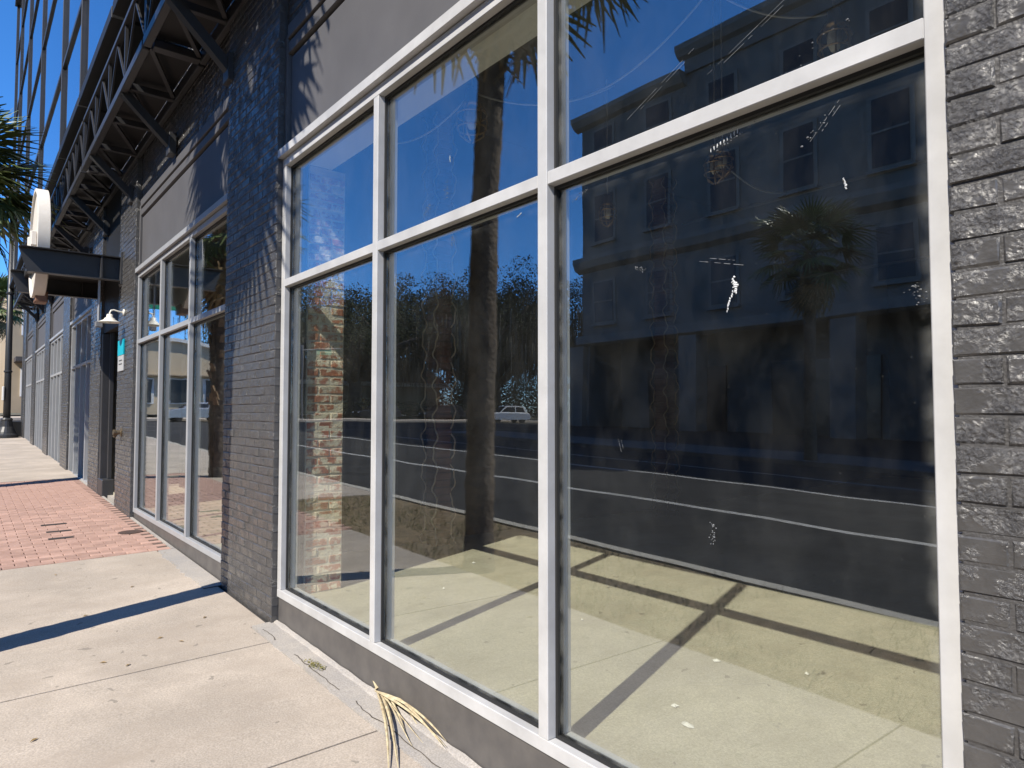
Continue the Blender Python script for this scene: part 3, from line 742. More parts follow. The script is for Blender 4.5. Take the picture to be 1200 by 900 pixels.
def cable(a, c, sag, label, r=.006):
    pts = [Vector(a).lerp(Vector(c), t/16) - Vector((0,0,sag*4*(t/16)*(1-t/16))) for t in range(17)]
    b = MB().tube([p-Vector(a) for p in pts], r, n=6); b.build('string_cable', 'wire', loc=a, smooth=True, label=label, category='cable', group='sagging cables inside')
cable(pix(462, 168, z=3.6), l1+Vector((0,0,.17)), .08, 'pale sagging cable left of the pendant in the middle upper pane')
cable(l1+Vector((0,0,.17)), pix(720, 100, z=3.7), .10, 'pale sagging cable right of the pendant in the middle upper pane')
cable(pix(665, 118, z=3.8), pix(830, -10, z=3.9), .12, 'pale sagging cable across the upper left of the right upper pane')
cable(pix(850, -2, z=3.8), l5+Vector((0,0,.15)), .06, 'pale sagging cable running to the pendant above the transom')
cable(l3, pix(920, 225, z=3.5), .08, 'pale sagging cable from the paired pendants to the right')
def conduit(a, c, label, r=.018):
    a = Vector(a); c = Vector(c); MB().tube([(0,0,0), c-a], r, n=8).build('ceiling_conduit', 'pipe', loc=a, label=label, category='conduit', group='conduits under the ceiling')
conduit((-5.8, 8.0, 3.7), (3.0, 8.0, 3.7), 'long grey conduit across the dark interior wall')
conduit((-5.8, 6.0, 4.3), (3.0, 6.0, 4.3), 'upper grey conduit under the dark ceiling')
conduit((-1.6, 6.0, 4.3), (-1.6, 6.0, 3.3), 'short vertical conduit drop at the right of the ceiling')
# debris on the shop floor
for i, (px, py, s) in enumerate(((790, 828, .03), (805, 850, .035), (682, 727, .012), (555, 660, .03), (520, 690, .018), (840, 775, .03), (945, 790, .02))):
    p = pix(px, py, z=ZF+.002); b = MB()
    n = 7; ring = [(s*random.uniform(.4,1.1)*math.cos(a*2*math.pi/n), s*random.uniform(.3,.7)*math.sin(a*2*math.pi/n), random.uniform(.001,.006)) for a in range(n)]
    for q in range(n): b.tri((0,0,.014), ring[q], ring[(q+1)%n])
    b.build('paint_flake', 'debris', loc=p, label=['white paint flake near the foot of the right mullion shadow', 'larger white flake below the first near the mullion shadow', 'tiny pale crumb in the middle of the shop floor', 'white crumpled scrap on the sunlit floor behind the middle pane', 'tiny white chip on the floor behind the middle pane', 'pale scrap on the floor beside the crossing shadows', 'pale scrap on the floor right of the crossing shadows'][i], category='debris', group='scraps on the shop floor')

def floor_arc(pts, label, w=.006):
    P_ = [pix(a, c, z=ZF+.0015) for a, c in pts]; b = MB(); p0 = P_[0]; prev = None; n = 30
    for i in range(n+1):
        t = i/n; a_ = P_[0].lerp(P_[1], t); c_ = P_[1].lerp(P_[2], t); q = a_.lerp(c_, t) - p0; ww = w*(.3+.9*abs(noise.noise((i*.31, len(label), 0))))
        cur = (q + Vector((0, -ww, .001)), q + Vector((0, ww, .001)))
        if prev and noise.noise((i*.4, len(label)*.7, 2)) > -.3: b.quad(prev[0], cur[0], cur[1], prev[1])
        prev = cur
    b.build('floor_scrape', 'floor_pale', loc=p0, label=label, category='scrape', group='pale scrapes on the shop floor')
floor_arc(((803, 798), (880, 803), (1012, 781)), 'long pale curved scrape on the shop floor right of the crossing shadows')
floor_arc(((806, 802), (890, 806), (1000, 788)), 'second pale scrape just in front of the long curved one')
floor_arc(((968, 808), (975, 818), (990, 812)), 'short pale scrape below the end of the curved ones')
floor_arc(((640, 734), (700, 720), (752, 712)), 'faint straight scrape behind the right mullion')
# dried smears on the inside of the panes
def smear(px, py, w, h, ang, label, kind='drip', seed=0):
    p = pix(px, py, y=.0495); b = MB(); rr = random.Random(seed)
    def blob(cx, cz, rx, rz, n=9):
        ring = []
        for k in range(n):
            t = k*2*math.pi/n; q = rr.uniform(.45, 1.1); ring.append((cx+rx*q*math.cos(t), cz+rz*q*math.sin(t)))
        for k in range(n):
            a_, c_ = ring[k], ring[(k+1)%n]; b.tri((cx, -.0008, cz), (a_[0], .0015, a_[1]), (c_[0], .0015, c_[1]))
    ca, sa = math.cos(ang), math.sin(ang)
    if kind == 'drip':
        for i in range(9):
            t = i/8-.5; x = w*.5*noise.noise((i*.6, seed*3.1, 0)); z = t*h
            blob(x*ca-z*sa, x*sa+z*ca, w*(.5-.38*abs(t)*1.6)*rr.uniform(.5,1.1)+.0015, h*.085)
    elif kind == 'flecks':
        for i in range(26):
            t = rr.uniform(-.5,.5); x = rr.gauss(0, w*.5); z = t*h; r_ = rr.uniform(.0006,.003)
            blob(x*ca-z*sa, x*sa+z*ca, r_*rr.uniform(.6,2.2), r_, 6)
    else:
        for q in range(2):
            o_ = (q-.5)*.012; t0, t1 = (-.5,.5) if q == 0 else (-.3,.42)
            for i in range(14):
                u0 = t0+(t1-t0)*i/14; u1 = t0+(t1-t0)*(i+1)/14
                if rr.random() < .22: continue
                A = (o_*ca-u0*h*sa, o_*sa+u0*h*ca); B = (o_*ca-u1*h*sa, o_*sa+u1*h*ca); g = w*.5*rr.uniform(.4,1)
                b.quad((A[0]-g*ca, 0, A[1]-g*sa), (A[0]+g*ca, 0, A[1]+g*sa), (B[0]+g*ca, 0, B[1]+g*sa), (B[0]-g*ca, 0, B[1]-g*sa))
    b.build('dried_smear', 'smear' if kind == 'drip' else 'smear_dim', loc=p, label=label, category='smear', group='dried smears on the glass')
SM = [(861, 334, .020, .05, .1, 'white drip smear in the middle of the right pane', 'drip'),
      (855, 353, .008, .06, -.35, 'thin tail of white smear just below the largest drip', 'drip'),
      (845, 306, .0016, .16, 1.33, 'thin horizontal white scratch above the largest drip', 'scratch'),
      (957, 152, .012, .13, -.75, 'long slanted trail of white flecks high on the right pane', 'flecks'),
      (968, 143, .0016, .12, -.75, 'slanted pair of white scratches high on the right pane', 'scratch'),
      (862, 160, .006, .15, -1.27, 'scraped white paint below the transom of the right pane', 'flecks'),
      (848, 165, .005, .10, -1.25, 'pale scraped streak below the transom of the right pane', 'drip'),
      (990, 215, .008, .03, .2, 'small pale splash right of centre under the transom', 'drip'),
      (683, 226, .007, .13, -1.25, 'scraped white paint at the top left corner of the right pane', 'flecks'),
      (750, 315, .010, .05, 1.3, 'pale smudge left of the largest drip', 'flecks'),
      (835, 625, .010, .07, .1, 'thin vertical splash low in the right pane', 'flecks'),
      (728, 522, .0016, .05, .3, 'faint scratch at middle left of the right pane', 'scratch'),
      (1075, 345, .02, .05, .6, 'pale splash near the right edge of the right pane', 'flecks'),
      (527, 186, .008, .030, .1, 'small white drip in the middle upper pane', 'drip'),
      (523, 222, .016, .09, .05, 'pale streak of flecks in the middle upper pane', 'flecks'),
      (500, 247, .02, .09, -.8, 'scraped paint above the transom of the middle pane', 'flecks'),
      (608, 252, .006, .03, -1.2, 'small white smear below the transom of the middle pane', 'drip'),
      (530, 283, .012, .05, 0, 'white flecks at the left of the palm reflection', 'flecks'),
      (770, 105, .0012, .34, -1.12, 'long fine scratch across the right upper pane', 'scratch'),
      (875, 45, .0012, .30, -1.15, 'second fine scratch across the right upper pane', 'scratch'),
      (930, 75, .03, .34, -1.25, 'fine speckles just above the transom of the right upper pane', 'flecks')]
for i, (px, py, w, h, a, lb, kd) in enumerate(SM): smear(px, py, w, h, a, lb, kd, seed=i+3)

# ------------------------------------------------------------------ small things on the sidewalk
def ground_pix(px, py, dz=0.0):
    p = pix(px, py, z=.2)
    for _ in range(6): p = pix(px, py, z=gz(p.x, p.y)+dz)
    return p
# fallen dry frond
p0 = ground_pix(441, 812); o = empty('fallen_frond', p0, label='straw coloured dry palm frond fallen against the foot of the wall', category='frond')
tips = [(455, 912), (480, 862), (489, 878), (497, 872), (520, 884), (536, 872), (498, 855), (470, 905), (530, 880)]
b = MB().tube([(0,0,.02), (.03,-.004,.035), (-.03,.0,.06)], [.012,.014,.008], n=8); b.build('stalk', 'straw', o)
for i, (tx, ty) in enumerate(tips):
    q = ground_pix(tx, ty) - p0; q.y = min(q.y, -.02 - p0.y); w0 = random.uniform(.003, .0075); b = MB(); prev = None
    side = Vector((-q.y, q.x, 0)).normalized(); n = 10
    for k in range(n+1):
        t = k/n; c = q*t + Vector((0, 0, .028*math.sin(t*math.pi) + .012*(1-t) + .006 + (.03 if i in (4,5,8) else 0)*math.sin(t*2.2))) + side*.018*math.sin(t*3+i)
        w = w0*(1-t)**.6*(.6+1.2*min(t*3, 1)) + .0007
        cur = (c-side*w, c+Vector((0,0,w*.7)), c+side*w)
        if prev: b.quad(prev[0], cur[0], cur[1], prev[1]); b.quad(prev[1], cur[1], cur[2], prev[2])
        prev = cur
    b.build('leaflet', 'straw', o)
# weed in the crack
p0 = ground_pix(369, 781); o = empty('weed_tuft', p0, label='small yellow green weed tuft in the crack of the patched edge', category='weed')
b = MB()
for i in range(160):
    x = random.gauss(0, .05); y = random.gauss(0, .016); h = random.uniform(.004, .02); a = random.uniform(0, 6.28); s = random.uniform(.004, .010)
    c = Vector((x, y, h)); u = Vector((math.cos(a), math.sin(a), random.uniform(-.4,.5)))*s; v = Vector((-math.sin(a), math.cos(a), random.uniform(-.2,.6)))*s*.5
    b.quad(c-u, c-v, c+u, c+v)
b.build('leaves', 'weed', o)
# dark slots and drain cover in the paving
for i, (xa, ya, xb_, yb) in enumerate(((49, 617, 77, 613), (55, 625, 83, 621), (57, 633, 86, 629))):
    a = ground_pix(xa, ya); c = ground_pix(xb_, yb)
    b = MB().bbox(-.045, .045, -(a-c).length/2, (a-c).length/2, -.01, .008, b=.003)
    b.build('slot_cover', 'char', loc=((a+c)/2), label=['dark slot cover in the brick paving farthest of three', 'dark slot cover in the brick paving middle of three', 'dark slot cover in the brick paving nearest of three'][i], category='slot cover', group='slot covers in the paving')
p = ground_pix(153, 624); o = empty('drain_cover', p, label='round rusty drain cover in the brick paving', category='cover')
MB().lathe([(0,.006), (.10,.006), (.105,.003), (.105,-.02)], n=28).build('lid', 'rust', o); MB().lathe([(.104,.009), (.125,.009), (.125,-.02), (.104,-.02)], n=28).build('rim', 'rust', o)
# fallen leaves on the slabs
LEAF = ['tiny dry leaf at the left near the brick paving edge', 'tiny dry leaf just beyond the palm shadow', 'tiny dry leaf touching the edge of the brick paving near the wall', 'tiny dry leaf just beyond the middle slab joint, right of a pair', 'tiny dry leaf just beyond the middle slab joint, left of a pair', 'tiny dry leaf alone on the nearest slab at the left edge', 'tiny dry leaf in front of the palm shadow, right of its neighbour', 'tiny dry leaf in front of the palm shadow, left of its neighbour', 'tiny dry leaf lying inside the palm shadow at the left', 'tiny dry leaf in front of the palm shadow nearest the brick pier']
b_leaf = MB(); b_leaf.v = [(-.022,0,.004),(0,-.008,.009),(.024,.001,.003),(.002,.008,.007)]; b_leaf.f = [(0,1,2,3)]
leaf_me = b_leaf.mesh('dry_leaf', 'palm_dry')
for i, (px, py) in enumerate(((65, 674), (155, 688), (193, 648), (150, 780), (121, 777), (40, 868), (212, 752), (188, 748), (100, 722), (240, 724))):
    p = ground_pix(px, py); o = place('dry_leaf', leaf_me, None, p, (0,0,random.uniform(0,6)), label=LEAF[i], category='leaf', group='tiny dry leaves on the slabs')

# grass on the planting strip
b = MB()
for i in range(6500):
    x = random.uniform(-10.5, 2.0); y = random.uniform(-3.72, -1.9)
    if noise.noise((x*.9, y*.9, 2)) < -.05: continue
    z = gz(x, y)-.02; h = random.uniform(.03, .11); a = random.uniform(0, 6.28); w = .004
    dx, dy = math.cos(a)*w, math.sin(a)*w; lx, ly = random.gauss(0,.03), random.gauss(0,.03)
    b.tri((x-dx, y-dy, z), (x+dx, y+dy, z), (x+lx, y+ly, z+h))
b.build('verge_grass', 'grass', kind='stuff')

# ------------------------------------------------------------------ palms
def fan_leaf(seed, n=26, L=.85, droop=.25):
    rr = random.Random(seed); b = MB(); b.tube([(0,0,0), (.35,0,.07), (.7,0,.06), (.95,0,.0)], [.018,.013,.011,.008], n=5)
    for i in range(n):
        a = -1.9 + 3.8*i/(n-1); l = L*(.72+.28*math.cos(a*.75))*rr.uniform(.9,1.05); c0 = Vector((.92, 0, .0))
        d = Vector((math.cos(a), math.sin(a), .12*math.cos(a))).normalized(); s = Vector((-math.sin(a), math.cos(a), 0)); prev = None
        for k in range(5):
            t = k/4; w = (.006 + .034*min(t*2.4, 1)*(1-t**2.2)); dz = -droop*l*t*t*rr.uniform(.8,1.6) + .03*math.sin(i*2.1)*t
            c = c0 + d*l*t + Vector((0,0,dz)); fold = Vector((0,0,w*.55))
            cur = (c-s*w, c+fold, c+s*w)
            if prev: b.quad(prev[0], cur[0], cur[1], prev[1]); b.quad(prev[1], cur[1], cur[2], prev[2])
            prev = cur
    return b
leaf_g = [fan_leaf(i, droop=.22+.12*i).mesh('frond', 'palm_leaf') for i in range(3)]
leaf_d = [fan_leaf(20+i, n=18, L=.7, droop=.9).mesh('frond', 'palm_dry') for i in range(2)]
def palm(x, y, h, label, r0=.19, r1=.14, scale=1.0, fronds=44, dry=8, boots=0, lean=(0,0), seed=0):
    rr = random.Random(seed); zb = gz(x, y) - .05
    o = empty('palm_tree', (x, y, zb), label=label, category='palm tree', group='fan palms along the street')
    pts = []; rad = []
    for i in range(141):
        t = i/140; pts.append((lean[0]*t*t, lean[1]*t*t, h*t)); rad.append((r0*(1-t)+r1*t)*(1+.05*math.exp(-t*18))*(1+.04*rr.uniform(-1,1)+.03*math.sin(i*.45)))
    MB().tube(pts, rad, n=16).build('trunk', 'palm_trunk', o, smooth=True)
    top = Vector(pts[-1])
    for i in range(boots):
        t = 1 - .72*rr.random(); a = i*2.4; z = h*t; r_ = (r0*(1-t)+r1*t)
        d = Vector((math.cos(a), math.sin(a), 0)); s = Vector((-math.sin(a), math.cos(a), 0)); c = Vector((lean[0]*t*t, lean[1]*t*t, z)) + d*r_*.85
        p = []
        for u, w, th in ((0, .055, .022), (1, .026, .014)):
            q = c + Vector((0,0,.16*u)) + d*(.02+.055*u); p += [q-s*w-d*th, q+s*w-d*th, q+s*w+d*th, q-s*w+d*th]
        MB().hexa(p).build('leaf_base', 'boot', o)
    for i in range(fronds):
        a = i*2.39996 + rr.uniform(-.2,.2); u = i/fronds; pitch = 1.25 - 1.95*u + rr.uniform(-.12,.12)
        f = place('frond', rr.choice(leaf_g), o, top + Vector((0,0,.15*(1-u)-.1)), None); f.scale = (scale*rr.uniform(.9,1.1),)*3
        f.rotation_euler = (rr.uniform(-.25,.25), -pitch, a)
    for i in range(dry):
        a = i*2.39996+.7; f = place('frond', rr.choice(leaf_d), o, top + Vector((0,0,-.25)), None); f.scale = (scale*rr.uniform(.8,1.05),)*3
        f.rotation_euler = (rr.uniform(-.2,.2), rr.uniform(.95,1.35), a)
    return o
palm(-5.30, -2.02, 6.75, 'tall fan palm at the kerb whose trunk is mirrored in the middle pane', r0=.145, r1=.12, scale=1.08, fronds=42, dry=8, lean=(.30,-.05), seed=1)
palm(-14.4, -2.2, 5.1, 'fan palm at the left edge whose fronds reach over the sidewalk', r0=.21, r1=.19, scale=.98, fronds=46, dry=14, boots=120, seed=2)
palm(-11.2, -19.9, 6.9, 'fan palm across the road before the dark stone building', r0=.2, r1=.17, scale=1.15, fronds=30, dry=10, seed=3)
palm(-43.0, -.55, 6.2, 'slim far palm beyond the end of the sidewalk', r0=.17, r1=.14, scale=1.0, fronds=26, dry=10, seed=4)

# ------------------------------------------------------------------ street lamp at the end of the block
lx, ly = -30.6, -.50; o = empty('street_lamp', (lx, ly, gz(lx, ly)), label='black cast iron lamp post with flared base at the far sidewalk corner', category='street lamp')
MB().lathe([(.36,0),(.36,.10),(.30,.16),(.28,.22),(.20,.40),(.17,.62),(.19,.66),(.15,.72)], n=20).build('base', 'iron', o, smooth=False)
MB().lathe([(.115,.70),(.105,2.2),(.08,8.2)], n=16).build('pole', 'iron', o, smooth=True)
MB().lathe([(.10,8.2),(.16,8.25),(.20,8.4),(.24,8.8),(.12,9.1),(.03,9.25)], n=16).build('lantern', 'iron', o, smooth=True)
for z in (2.35, 5.2): MB().lathe([(.10,z),(.13,z+.02),(.13,z+.07),(.10,z+.09)], n=16).build('collar', 'iron', o)
MB().bbox(-.10, .14, -.16, -.10, 1.35, 1.85, b=.01).build('notice', 'white', o)
o = empty('planter', (-31.4, -.1, gz(-31.4,0)), label='dark square planter tub at the corner behind the lamp post', category='planter')
MB().prism([(-.24,0),(.24,0),(.30,.55),(-.30,.55)], 'X', -.28, .28).build('tub', 'black_steel', o)
MB().box(-.27,.27,-.27,.27,.5,.54).build('soil', 'earth', o)

# ------------------------------------------------------------------ oaks behind the cross street
def leaf_cloud(b, c, r, n, rr, size=.35):
    for i in range(n):
        while True:
            p = Vector((rr.uniform(-1,1), rr.uniform(-1,1), rr.uniform(-1,1)))
            if .25 < p.length < 1: break
        p = Vector(c) + Vector((p.x*r[0], p.y*r[1], p.z*r[2]))
        u = Vector((rr.uniform(-1,1), rr.uniform(-1,1), rr.uniform(-1,1))).normalized(); v = u.orthogonal().normalized(); s = size*rr.uniform(.5,1.2)
        b.quad(p-u*s, p-v*s*.55, p+u*s, p+v*s*.55)
def oak(seed, moss=False):
    rr = random.Random(seed); t = MB(); c = MB(); ms = MB(); H = 5.0
    t.tube([(0,0,0),(.1,.05,1.2),(.0,.1,2.6),(.1,0,4.2)], [.75,.55,.5,.45], n=10)
    ends = []
    for i in range(9):
        a = i*2.4+rr.uniform(-.3,.3); L = rr.uniform(4.5,7.5); e = rr.uniform(.25,1.1)
        p0 = Vector((.05,.05,rr.uniform(2.6,4.2))); p1 = p0 + Vector((math.cos(a)*L*.5, math.sin(a)*L*.5, L*.35*e+1.0)); p2 = p0 + Vector((math.cos(a)*L, math.sin(a)*L, L*.75*e+1.2))
        t.tube([p0, p1, p2], [.3,.2,.08], n=7); ends += [p1, p2]
        for k in range(2):
            q = p1 + Vector((rr.uniform(-2.5,2.5), rr.uniform(-2.5,2.5), rr.uniform(1,3.5))); t.tube([p1, q], [.13,.05], n=5); ends.append(q)
    for e in ends:
        for k in range(3):
            q = e + Vector((rr.gauss(0,1.3), rr.gauss(0,1.3), rr.gauss(.4,.8))); r_ = rr.uniform(1.0,1.9); leaf_cloud(c, q, (r_, r_, r_*.72), 330, rr, .105)
        if moss:
            for k in range(46):
                q = e + Vector((rr.gauss(0,1.2), rr.gauss(0,1.2), rr.uniform(-.8,.2))); L = rr.uniform(.6,2.6); w = rr.uniform(.02,.07); a = rr.uniform(0,6.28); dx, dy = math.cos(a)*w, math.sin(a)*w
                ms.quad((q.x-dx,q.y-dy,q.z), (q.x+dx,q.y+dy,q.z), (q.x+dx*.3,q.y+dy*.3,q.z-L), (q.x-dx*.3,q.y-dy*.3,q.z-L*.9))
    return t.mesh('trunk','bark',True), c.mesh('crown','oak_leaf'), ms.mesh('hanging_moss','moss') if moss else None
oaks = [oak(1, True), oak(2, True), oak(5)]
OK = [(-68,-46,1.5,0,'broad live oak mirrored behind the palm trunk left of it'), (-64,-58,1.45,1,'moss hung live oak mirrored right of the palm trunk'), (-72,-33,1.35,2,'live oak mirrored behind the left lower pane'),
      (-78,-56,1.6,2,'tall live oak at the back behind the moss hung oak'), (-80,-40,1.3,0,'live oak at the back of the park on the left'), (-62,-72,1.4,1,'moss hung live oak farthest toward the dark building'),
      (-74,-24,1.15,0,'smaller live oak beside the beige arched building'), (-88,-66,1.5,0,'background live oak between the park trees'), (-58,-84,1.4,2,'live oak at the far right end of the park')]
for x, y, s, k, lb in OK:
    o = empty('live_oak', (x, y, gz(x, y)-.3), (0,0,random.uniform(0,6.28)), label=lb, category='oak tree', group='live oaks in the park'); o.scale = (s,)*3
    place('trunk', oaks[k][0], o); place('crown', oaks[k][1], o)
    if oaks[k][2]: place('hanging_moss', oaks[k][2], o)
# hedge along the park
b = MB(); rr = random.Random(3)
for i in range(70): leaf_cloud(b, (-63+rr.uniform(-.6,.6), -16-i*1.1, gz(-63,-16-i)+.9), (.9,.9,1.0+.5*noise.noise((i*.3,1,1))), 240, rr, .12)
b.build('park_hedge', 'oak_leaf', kind='stuff')
b = MB()
for i in range(150):
    yy = 4 - i*.85; hh = 4.2 + 3.0*noise.noise((i*.21, 3, 1)); leaf_cloud(b, (-97+rr.uniform(-2,2), yy, gz(-97,yy)+hh*.8), (1.8,1.5,hh), 700, rr, .24)
b.build('far_wood', 'oak_leaf', kind='stuff')

# ------------------------------------------------------------------ cars
def car(x, y, rz, paint, label, suv=True):
    o = empty('parked_car', (x, y, gz(x, y)-.15), (0,0,rz), label=label, category='car', group='cars on the cross street')
    hgt = 1.66 if suv else 1.45
    low = [(-2.2,.35),(-2.28,.62),(-2.2,.95),(-1.2,1.02),(.9,1.0),(1.9,.92),(2.25,.78),(2.28,.45),(2.2,.3)]
    bm = MB(); prev = None
    for yy, k in ((-.92,.9),(-.86,1.0),(.86,1.0),(.92,.9)):
        cur = [(px_*(.985 if abs(yy) > .9 else 1), yy, .3+(pz-.3)*(.93 if abs(yy) > .9 else 1)) for px_, pz in low]
        if prev:
            for i in range(len(low)): bm.quad(prev[i], cur[i], cur[(i+1)%len(low)], prev[(i+1)%len(low)])
        else: bm.v += cur; bm.f.append(tuple(range(len(bm.v)-len(low), len(bm.v))))
        prev = cur
    k = len(bm.v); bm.v += prev; bm.f.append(tuple(range(k, k+len(low))))
    bm.build('body', paint, o)
    cab = [(-2.0,1.0),(-1.75,hgt-.06),(-.9,hgt),(.3,hgt-.03),(1.1,1.0)]
    c = MB(); k = 0
    for yy, sc in ((-.84,0),(.84,0)):
        c.v += [(px_, yy*(1 if pz < 1.05 else .80), pz) for px_, pz in cab]
    n = len(cab); c.f = [tuple(range(n)), tuple(range(n, 2*n))] + [(i, i+1, n+i+1, n+i) for i in range(n-1)]
    c.build('cabin', paint, o)
    for s in (-1, 1):
        for q in (((-1.72,1.06),(-1.55,hgt-.16),(-.75,hgt-.11),(-.70,1.05)), ((-.6,1.05),(-.62,hgt-.11),(.25,hgt-.14),(.92,1.05))):
            g = MB(); f = lambda pz: s*(.84 - .168*(pz-1.0)/(hgt-1.0) + .006)
            g.v = [(px_, f(pz), pz) for px_, pz in q] + [(px_, f(pz)-s*.02, pz) for px_, pz in q]; g.f = [(0,1,2,3),(4,5,6,7),(0,1,5,4),(1,2,6,5),(2,3,7,6),(3,0,4,7)]
            g.build('side_window', 'far_glass', o)
        MB().bbox(-2.29,-2.18,s*.62-.14,s*.62+.14,.78,.92,b=.02).build('tail_lamp','red_lens',o)
        MB().bbox(2.12,2.27,s*.62-.16,s*.62+.16,.66,.80,b=.02).build('headlight','clear_lens',o)
        for wx in (-1.35, 1.4):
            w = part_empty('wheel', o, (wx, s*.80, .34))
            MB().lathe([(.22,-.11),(.33,-.11),(.345,-.07),(.345,.07),(.33,.11),(.22,.11)], n=20, axis='Y').build('tyre','tyre',w)
            MB().lathe([(.0,-.09),(.22,-.085),(.22,.085),(.0,.09)], n=14, axis='Y').build('rim','rim',w)
    MB().hexa([(-2.02,-.70,1.04),(-2.02,.70,1.04),(-1.80,.60,hgt-.12),(-1.80,-.60,hgt-.12),(-1.99,-.70,1.04),(-1.99,.70,1.04),(-1.77,.60,hgt-.12),(-1.77,-.60,hgt-.12)]).build('rear_window','far_glass',o)
    MB().hexa([(1.07,-.74,1.03),(1.07,.74,1.03),(.36,.62,hgt-.09),(.36,-.62,hgt-.09),(1.10,-.74,1.03),(1.10,.74,1.03),(.39,.62,hgt-.09),(.39,-.62,hgt-.09)]).build('windscreen','far_glass',o)
    MB().bbox(-2.31,-2.2,-.8,.8,.32,.55,b=.03).build('bumper','tyre',o); MB().bbox(2.18,2.31,-.8,.8,.30,.52,b=.03).build('bumper','tyre',o)
car(-53.3, -40.5, R(100), 'car_white', 'small white hatchback on the cross street mirrored right of the palm trunk')
car(-60.5, -37.5, R(95), 'car_dark', 'dark car parked behind the white hatchback')
car(-53.6, -11.6, R(88), 'car_silver', 'silver car mirrored in the left pane of the second window', suv=False)
car(-60.5, -30, R(92), 'car_dark', 'dark car parked by the park hedge on the left')

# ------------------------------------------------------------------ dark stone building across the road
o = empty('stone_building', (-4, -41.85, -1.68), label='dark four storey stone building across the road mirrored in the right pane', category='building'); o.scale = (2, 2, 2)
def P(nm, mb, m, parent=o):
    mb.v = [(x+2, y+20, z) for x, y, z in mb.v]; return mb.build(nm, m, parent)
P('wall', MB().box(-22.3, 20, -27, -20.4, 5.0, 15.2), 'far_wall'); P('wall', MB().box(-22.3, 20, -27, -22.6, -.5, 5.0), 'far_wall')
P('tower', MB().box(-16.4, 20, -26.9, -20.3, 15.2, 16.2), 'far_wall')
P('wall', MB().box(-22.3, -21.9, -22.6, -20.42, -.5, 5.0), 'far_wall')
P('cornice', MB().prism([(-20.4,14.75),(-20.15,14.85),(-19.95,15.1),(-19.95,15.3),(-20.4,15.3)], 'X', -22.6, -16.4), 'far_trim')
P('cornice', MB().prism([(-20.3,15.75),(-20.1,15.85),(-19.95,16.1),(-19.95,16.3),(-20.3,16.3)], 'X', -16.6, 20), 'far_trim')
P('string_course', MB().prism([(-20.4,8.0),(-20.05,8.15),(-19.9,8.45),(-19.9,8.65),(-20.4,8.65)], 'X', -22.5, 20), 'far_trim')
P('string_course', MB().prism([(-20.4,4.7),(-20.1,4.8),(-20.1,5.15),(-20.4,5.15)], 'X', -22.45, 20), 'far_trim')
for i in range(12):
    xc = -21.0 + 3.05*i + .1
    for zc, hh in ((6.6, 1.7), (10.45, 2.1), (13.6, 1.7)):
        w = P('window', MB().box(xc-.7, xc+.7, -20.46, -20.36, zc-hh/2-.1, zc+hh/2+.1), 'far_trim')
        w_ = MB().box(xc-.55, xc+.55, -20.40, -20.34, zc-hh/2, zc+hh/2); w_.v = [(x+2, y+20, z) for x, y, z in w_.v]; w_.build('pane', 'far_glass', w)
        s_ = MB().box(xc-.72, xc+.72, -20.42, -20.22, zc-hh/2-.2, zc-hh/2-.101); s_.v = [(x+2, y+20, z) for x, y, z in s_.v]; s_.build('sill', 'far_trim', w)
        s_ = MB().box(xc-.54, xc+.54, -20.345, -20.32, zc-.03, zc+.03); s_.v = [(x+2, y+20, z) for x, y, z in s_.v]; s_.build('bar', 'far_trim', w)
    if i % 2 == 0: P('column', MB().box(xc-1.95, xc-1.15, -20.9, -20.15, -.4, 4.7), 'far_wall')
for i in range(6):
    xc = -18.2 + 6.1*i
    P('shopfront', MB().box(xc-2.0, xc+2.0, -22.6, -22.5, .2, 3.6), 'far_glass')

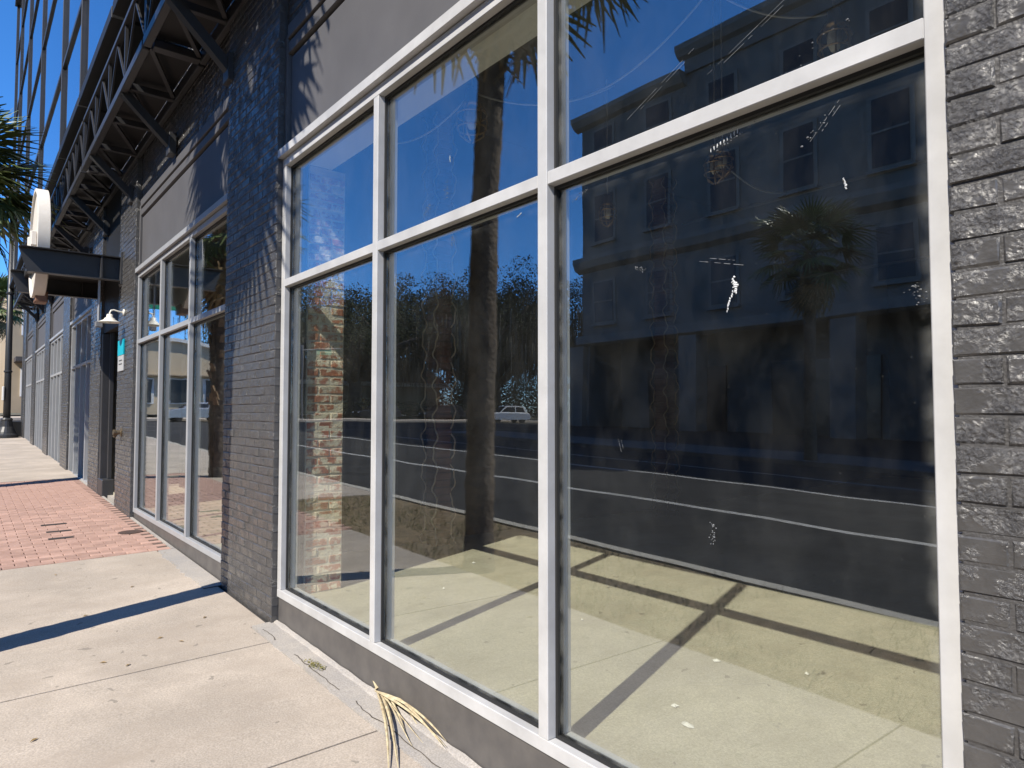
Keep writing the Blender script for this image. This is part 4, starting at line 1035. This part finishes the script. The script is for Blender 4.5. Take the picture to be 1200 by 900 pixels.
# beige building with an arched parapet beyond the cross street
o2 = empty('arched_building', (-70, -11.5, gz(-70,-11)), label='beige stucco building with white arched parapet mirrored in the second window', category='building')
arch = [(-6.5,0),(6.5,0),(6.5,4.4)] + [(6.5*math.cos(t*math.pi/14), 4.4+2.1*math.sin(t*math.pi/14)) for t in range(1,14)] + [(-6.5,4.4)]
MB().prism(arch, 'X', -9, 6.0).build('wall', 'beige', o2)
cap = [(6.65*math.cos(t*math.pi/14), 4.35+2.25*math.sin(t*math.pi/14)) for t in range(15)] + [(6.45*math.cos(t*math.pi/14), 4.35+1.95*math.sin(t*math.pi/14)) for t in range(14,-1,-1)]
MB().prism(cap, 'X', 5.7, 6.3).build('parapet', 'white', o2)
for y0 in (-4.2, -1.2, 1.8, 4.4):
    w = MB().box(5.98, 6.1, y0-.95, y0+.95, .9, 3.1).build('window', 'white', o2); MB().box(6.08, 6.13, y0-.8, y0+.8, 1.0, 3.0).build('pane', 'far_glass', w)
MB().box(6.0, 6.6, -6, 6, 3.3, 3.4).build('awning', 'tan', o2)
o3 = empty('tan_building', (-64, 10, gz(-64,10)), label='tan two storey building beyond the end of the sidewalk', category='building')
MB().box(-8, 4, -9.5, 10, 0, 9.0).build('wall', 'tan', o3); MB().box(-8.4, 4.4, -9.9, 10.4, 9.0, 9.4).build('roof', 'roof', o3)
for i in range(6):
    for z0 in (1.2, 5.6):
        w = MB().box(3.98, 4.08, -8.6+i*3.2, -7.0+i*3.2, z0, z0+2).build('window', 'white', o3); MB().box(4.06, 4.11, -8.45+i*3.2, -7.15+i*3.2, z0+.12, z0+1.9).build('pane', 'far_glass', w)
MB().box(4.0, 6.5, -9, 9.5, 3.6, 3.9).build('awning', 'roof', o3)
o4 = empty('low_building', (-86, -38, gz(-86,-38)), label='low dark roofed building with pale fascia behind the park trees', category='building')
MB().box(-6, 6, -12, 14, 0, 3.6).build('wall', 'tan', o4); MB().box(-6.8, 6.8, -12.8, 14.8, 3.6, 4.1).build('fascia', 'white', o4)
MB().prism([(-12.6,4.1),(14.6,4.1),(11,6.6),(-9,6.6)], 'X', -6.6, 6.6).build('roof', 'roof', o4)
# green street sign on a mast
def mast(x, y, label, h=6.3):
    o = empty('street_sign', (x, y, gz(x, y)), label=label, category='street sign', group='green street signs on masts')
    MB().tube([(0,0,0),(0,0,h)], .09, n=10).build('pole', 'pipe', o)
    MB().tube([(0,0,h-.4),(0,-3.4,h-.1)], .06, n=8).build('arm', 'pipe', o)
    MB().bbox(-.02,.02,-2.6,-1.2,h-.75,h-.2,b=.005).build('plate', 'green_sign', o)
mast(-34.0, -3.2, 'green street sign on a mast arm at the near corner'); mast(-56.0, -20.5, 'green street sign on a mast arm at the far corner')
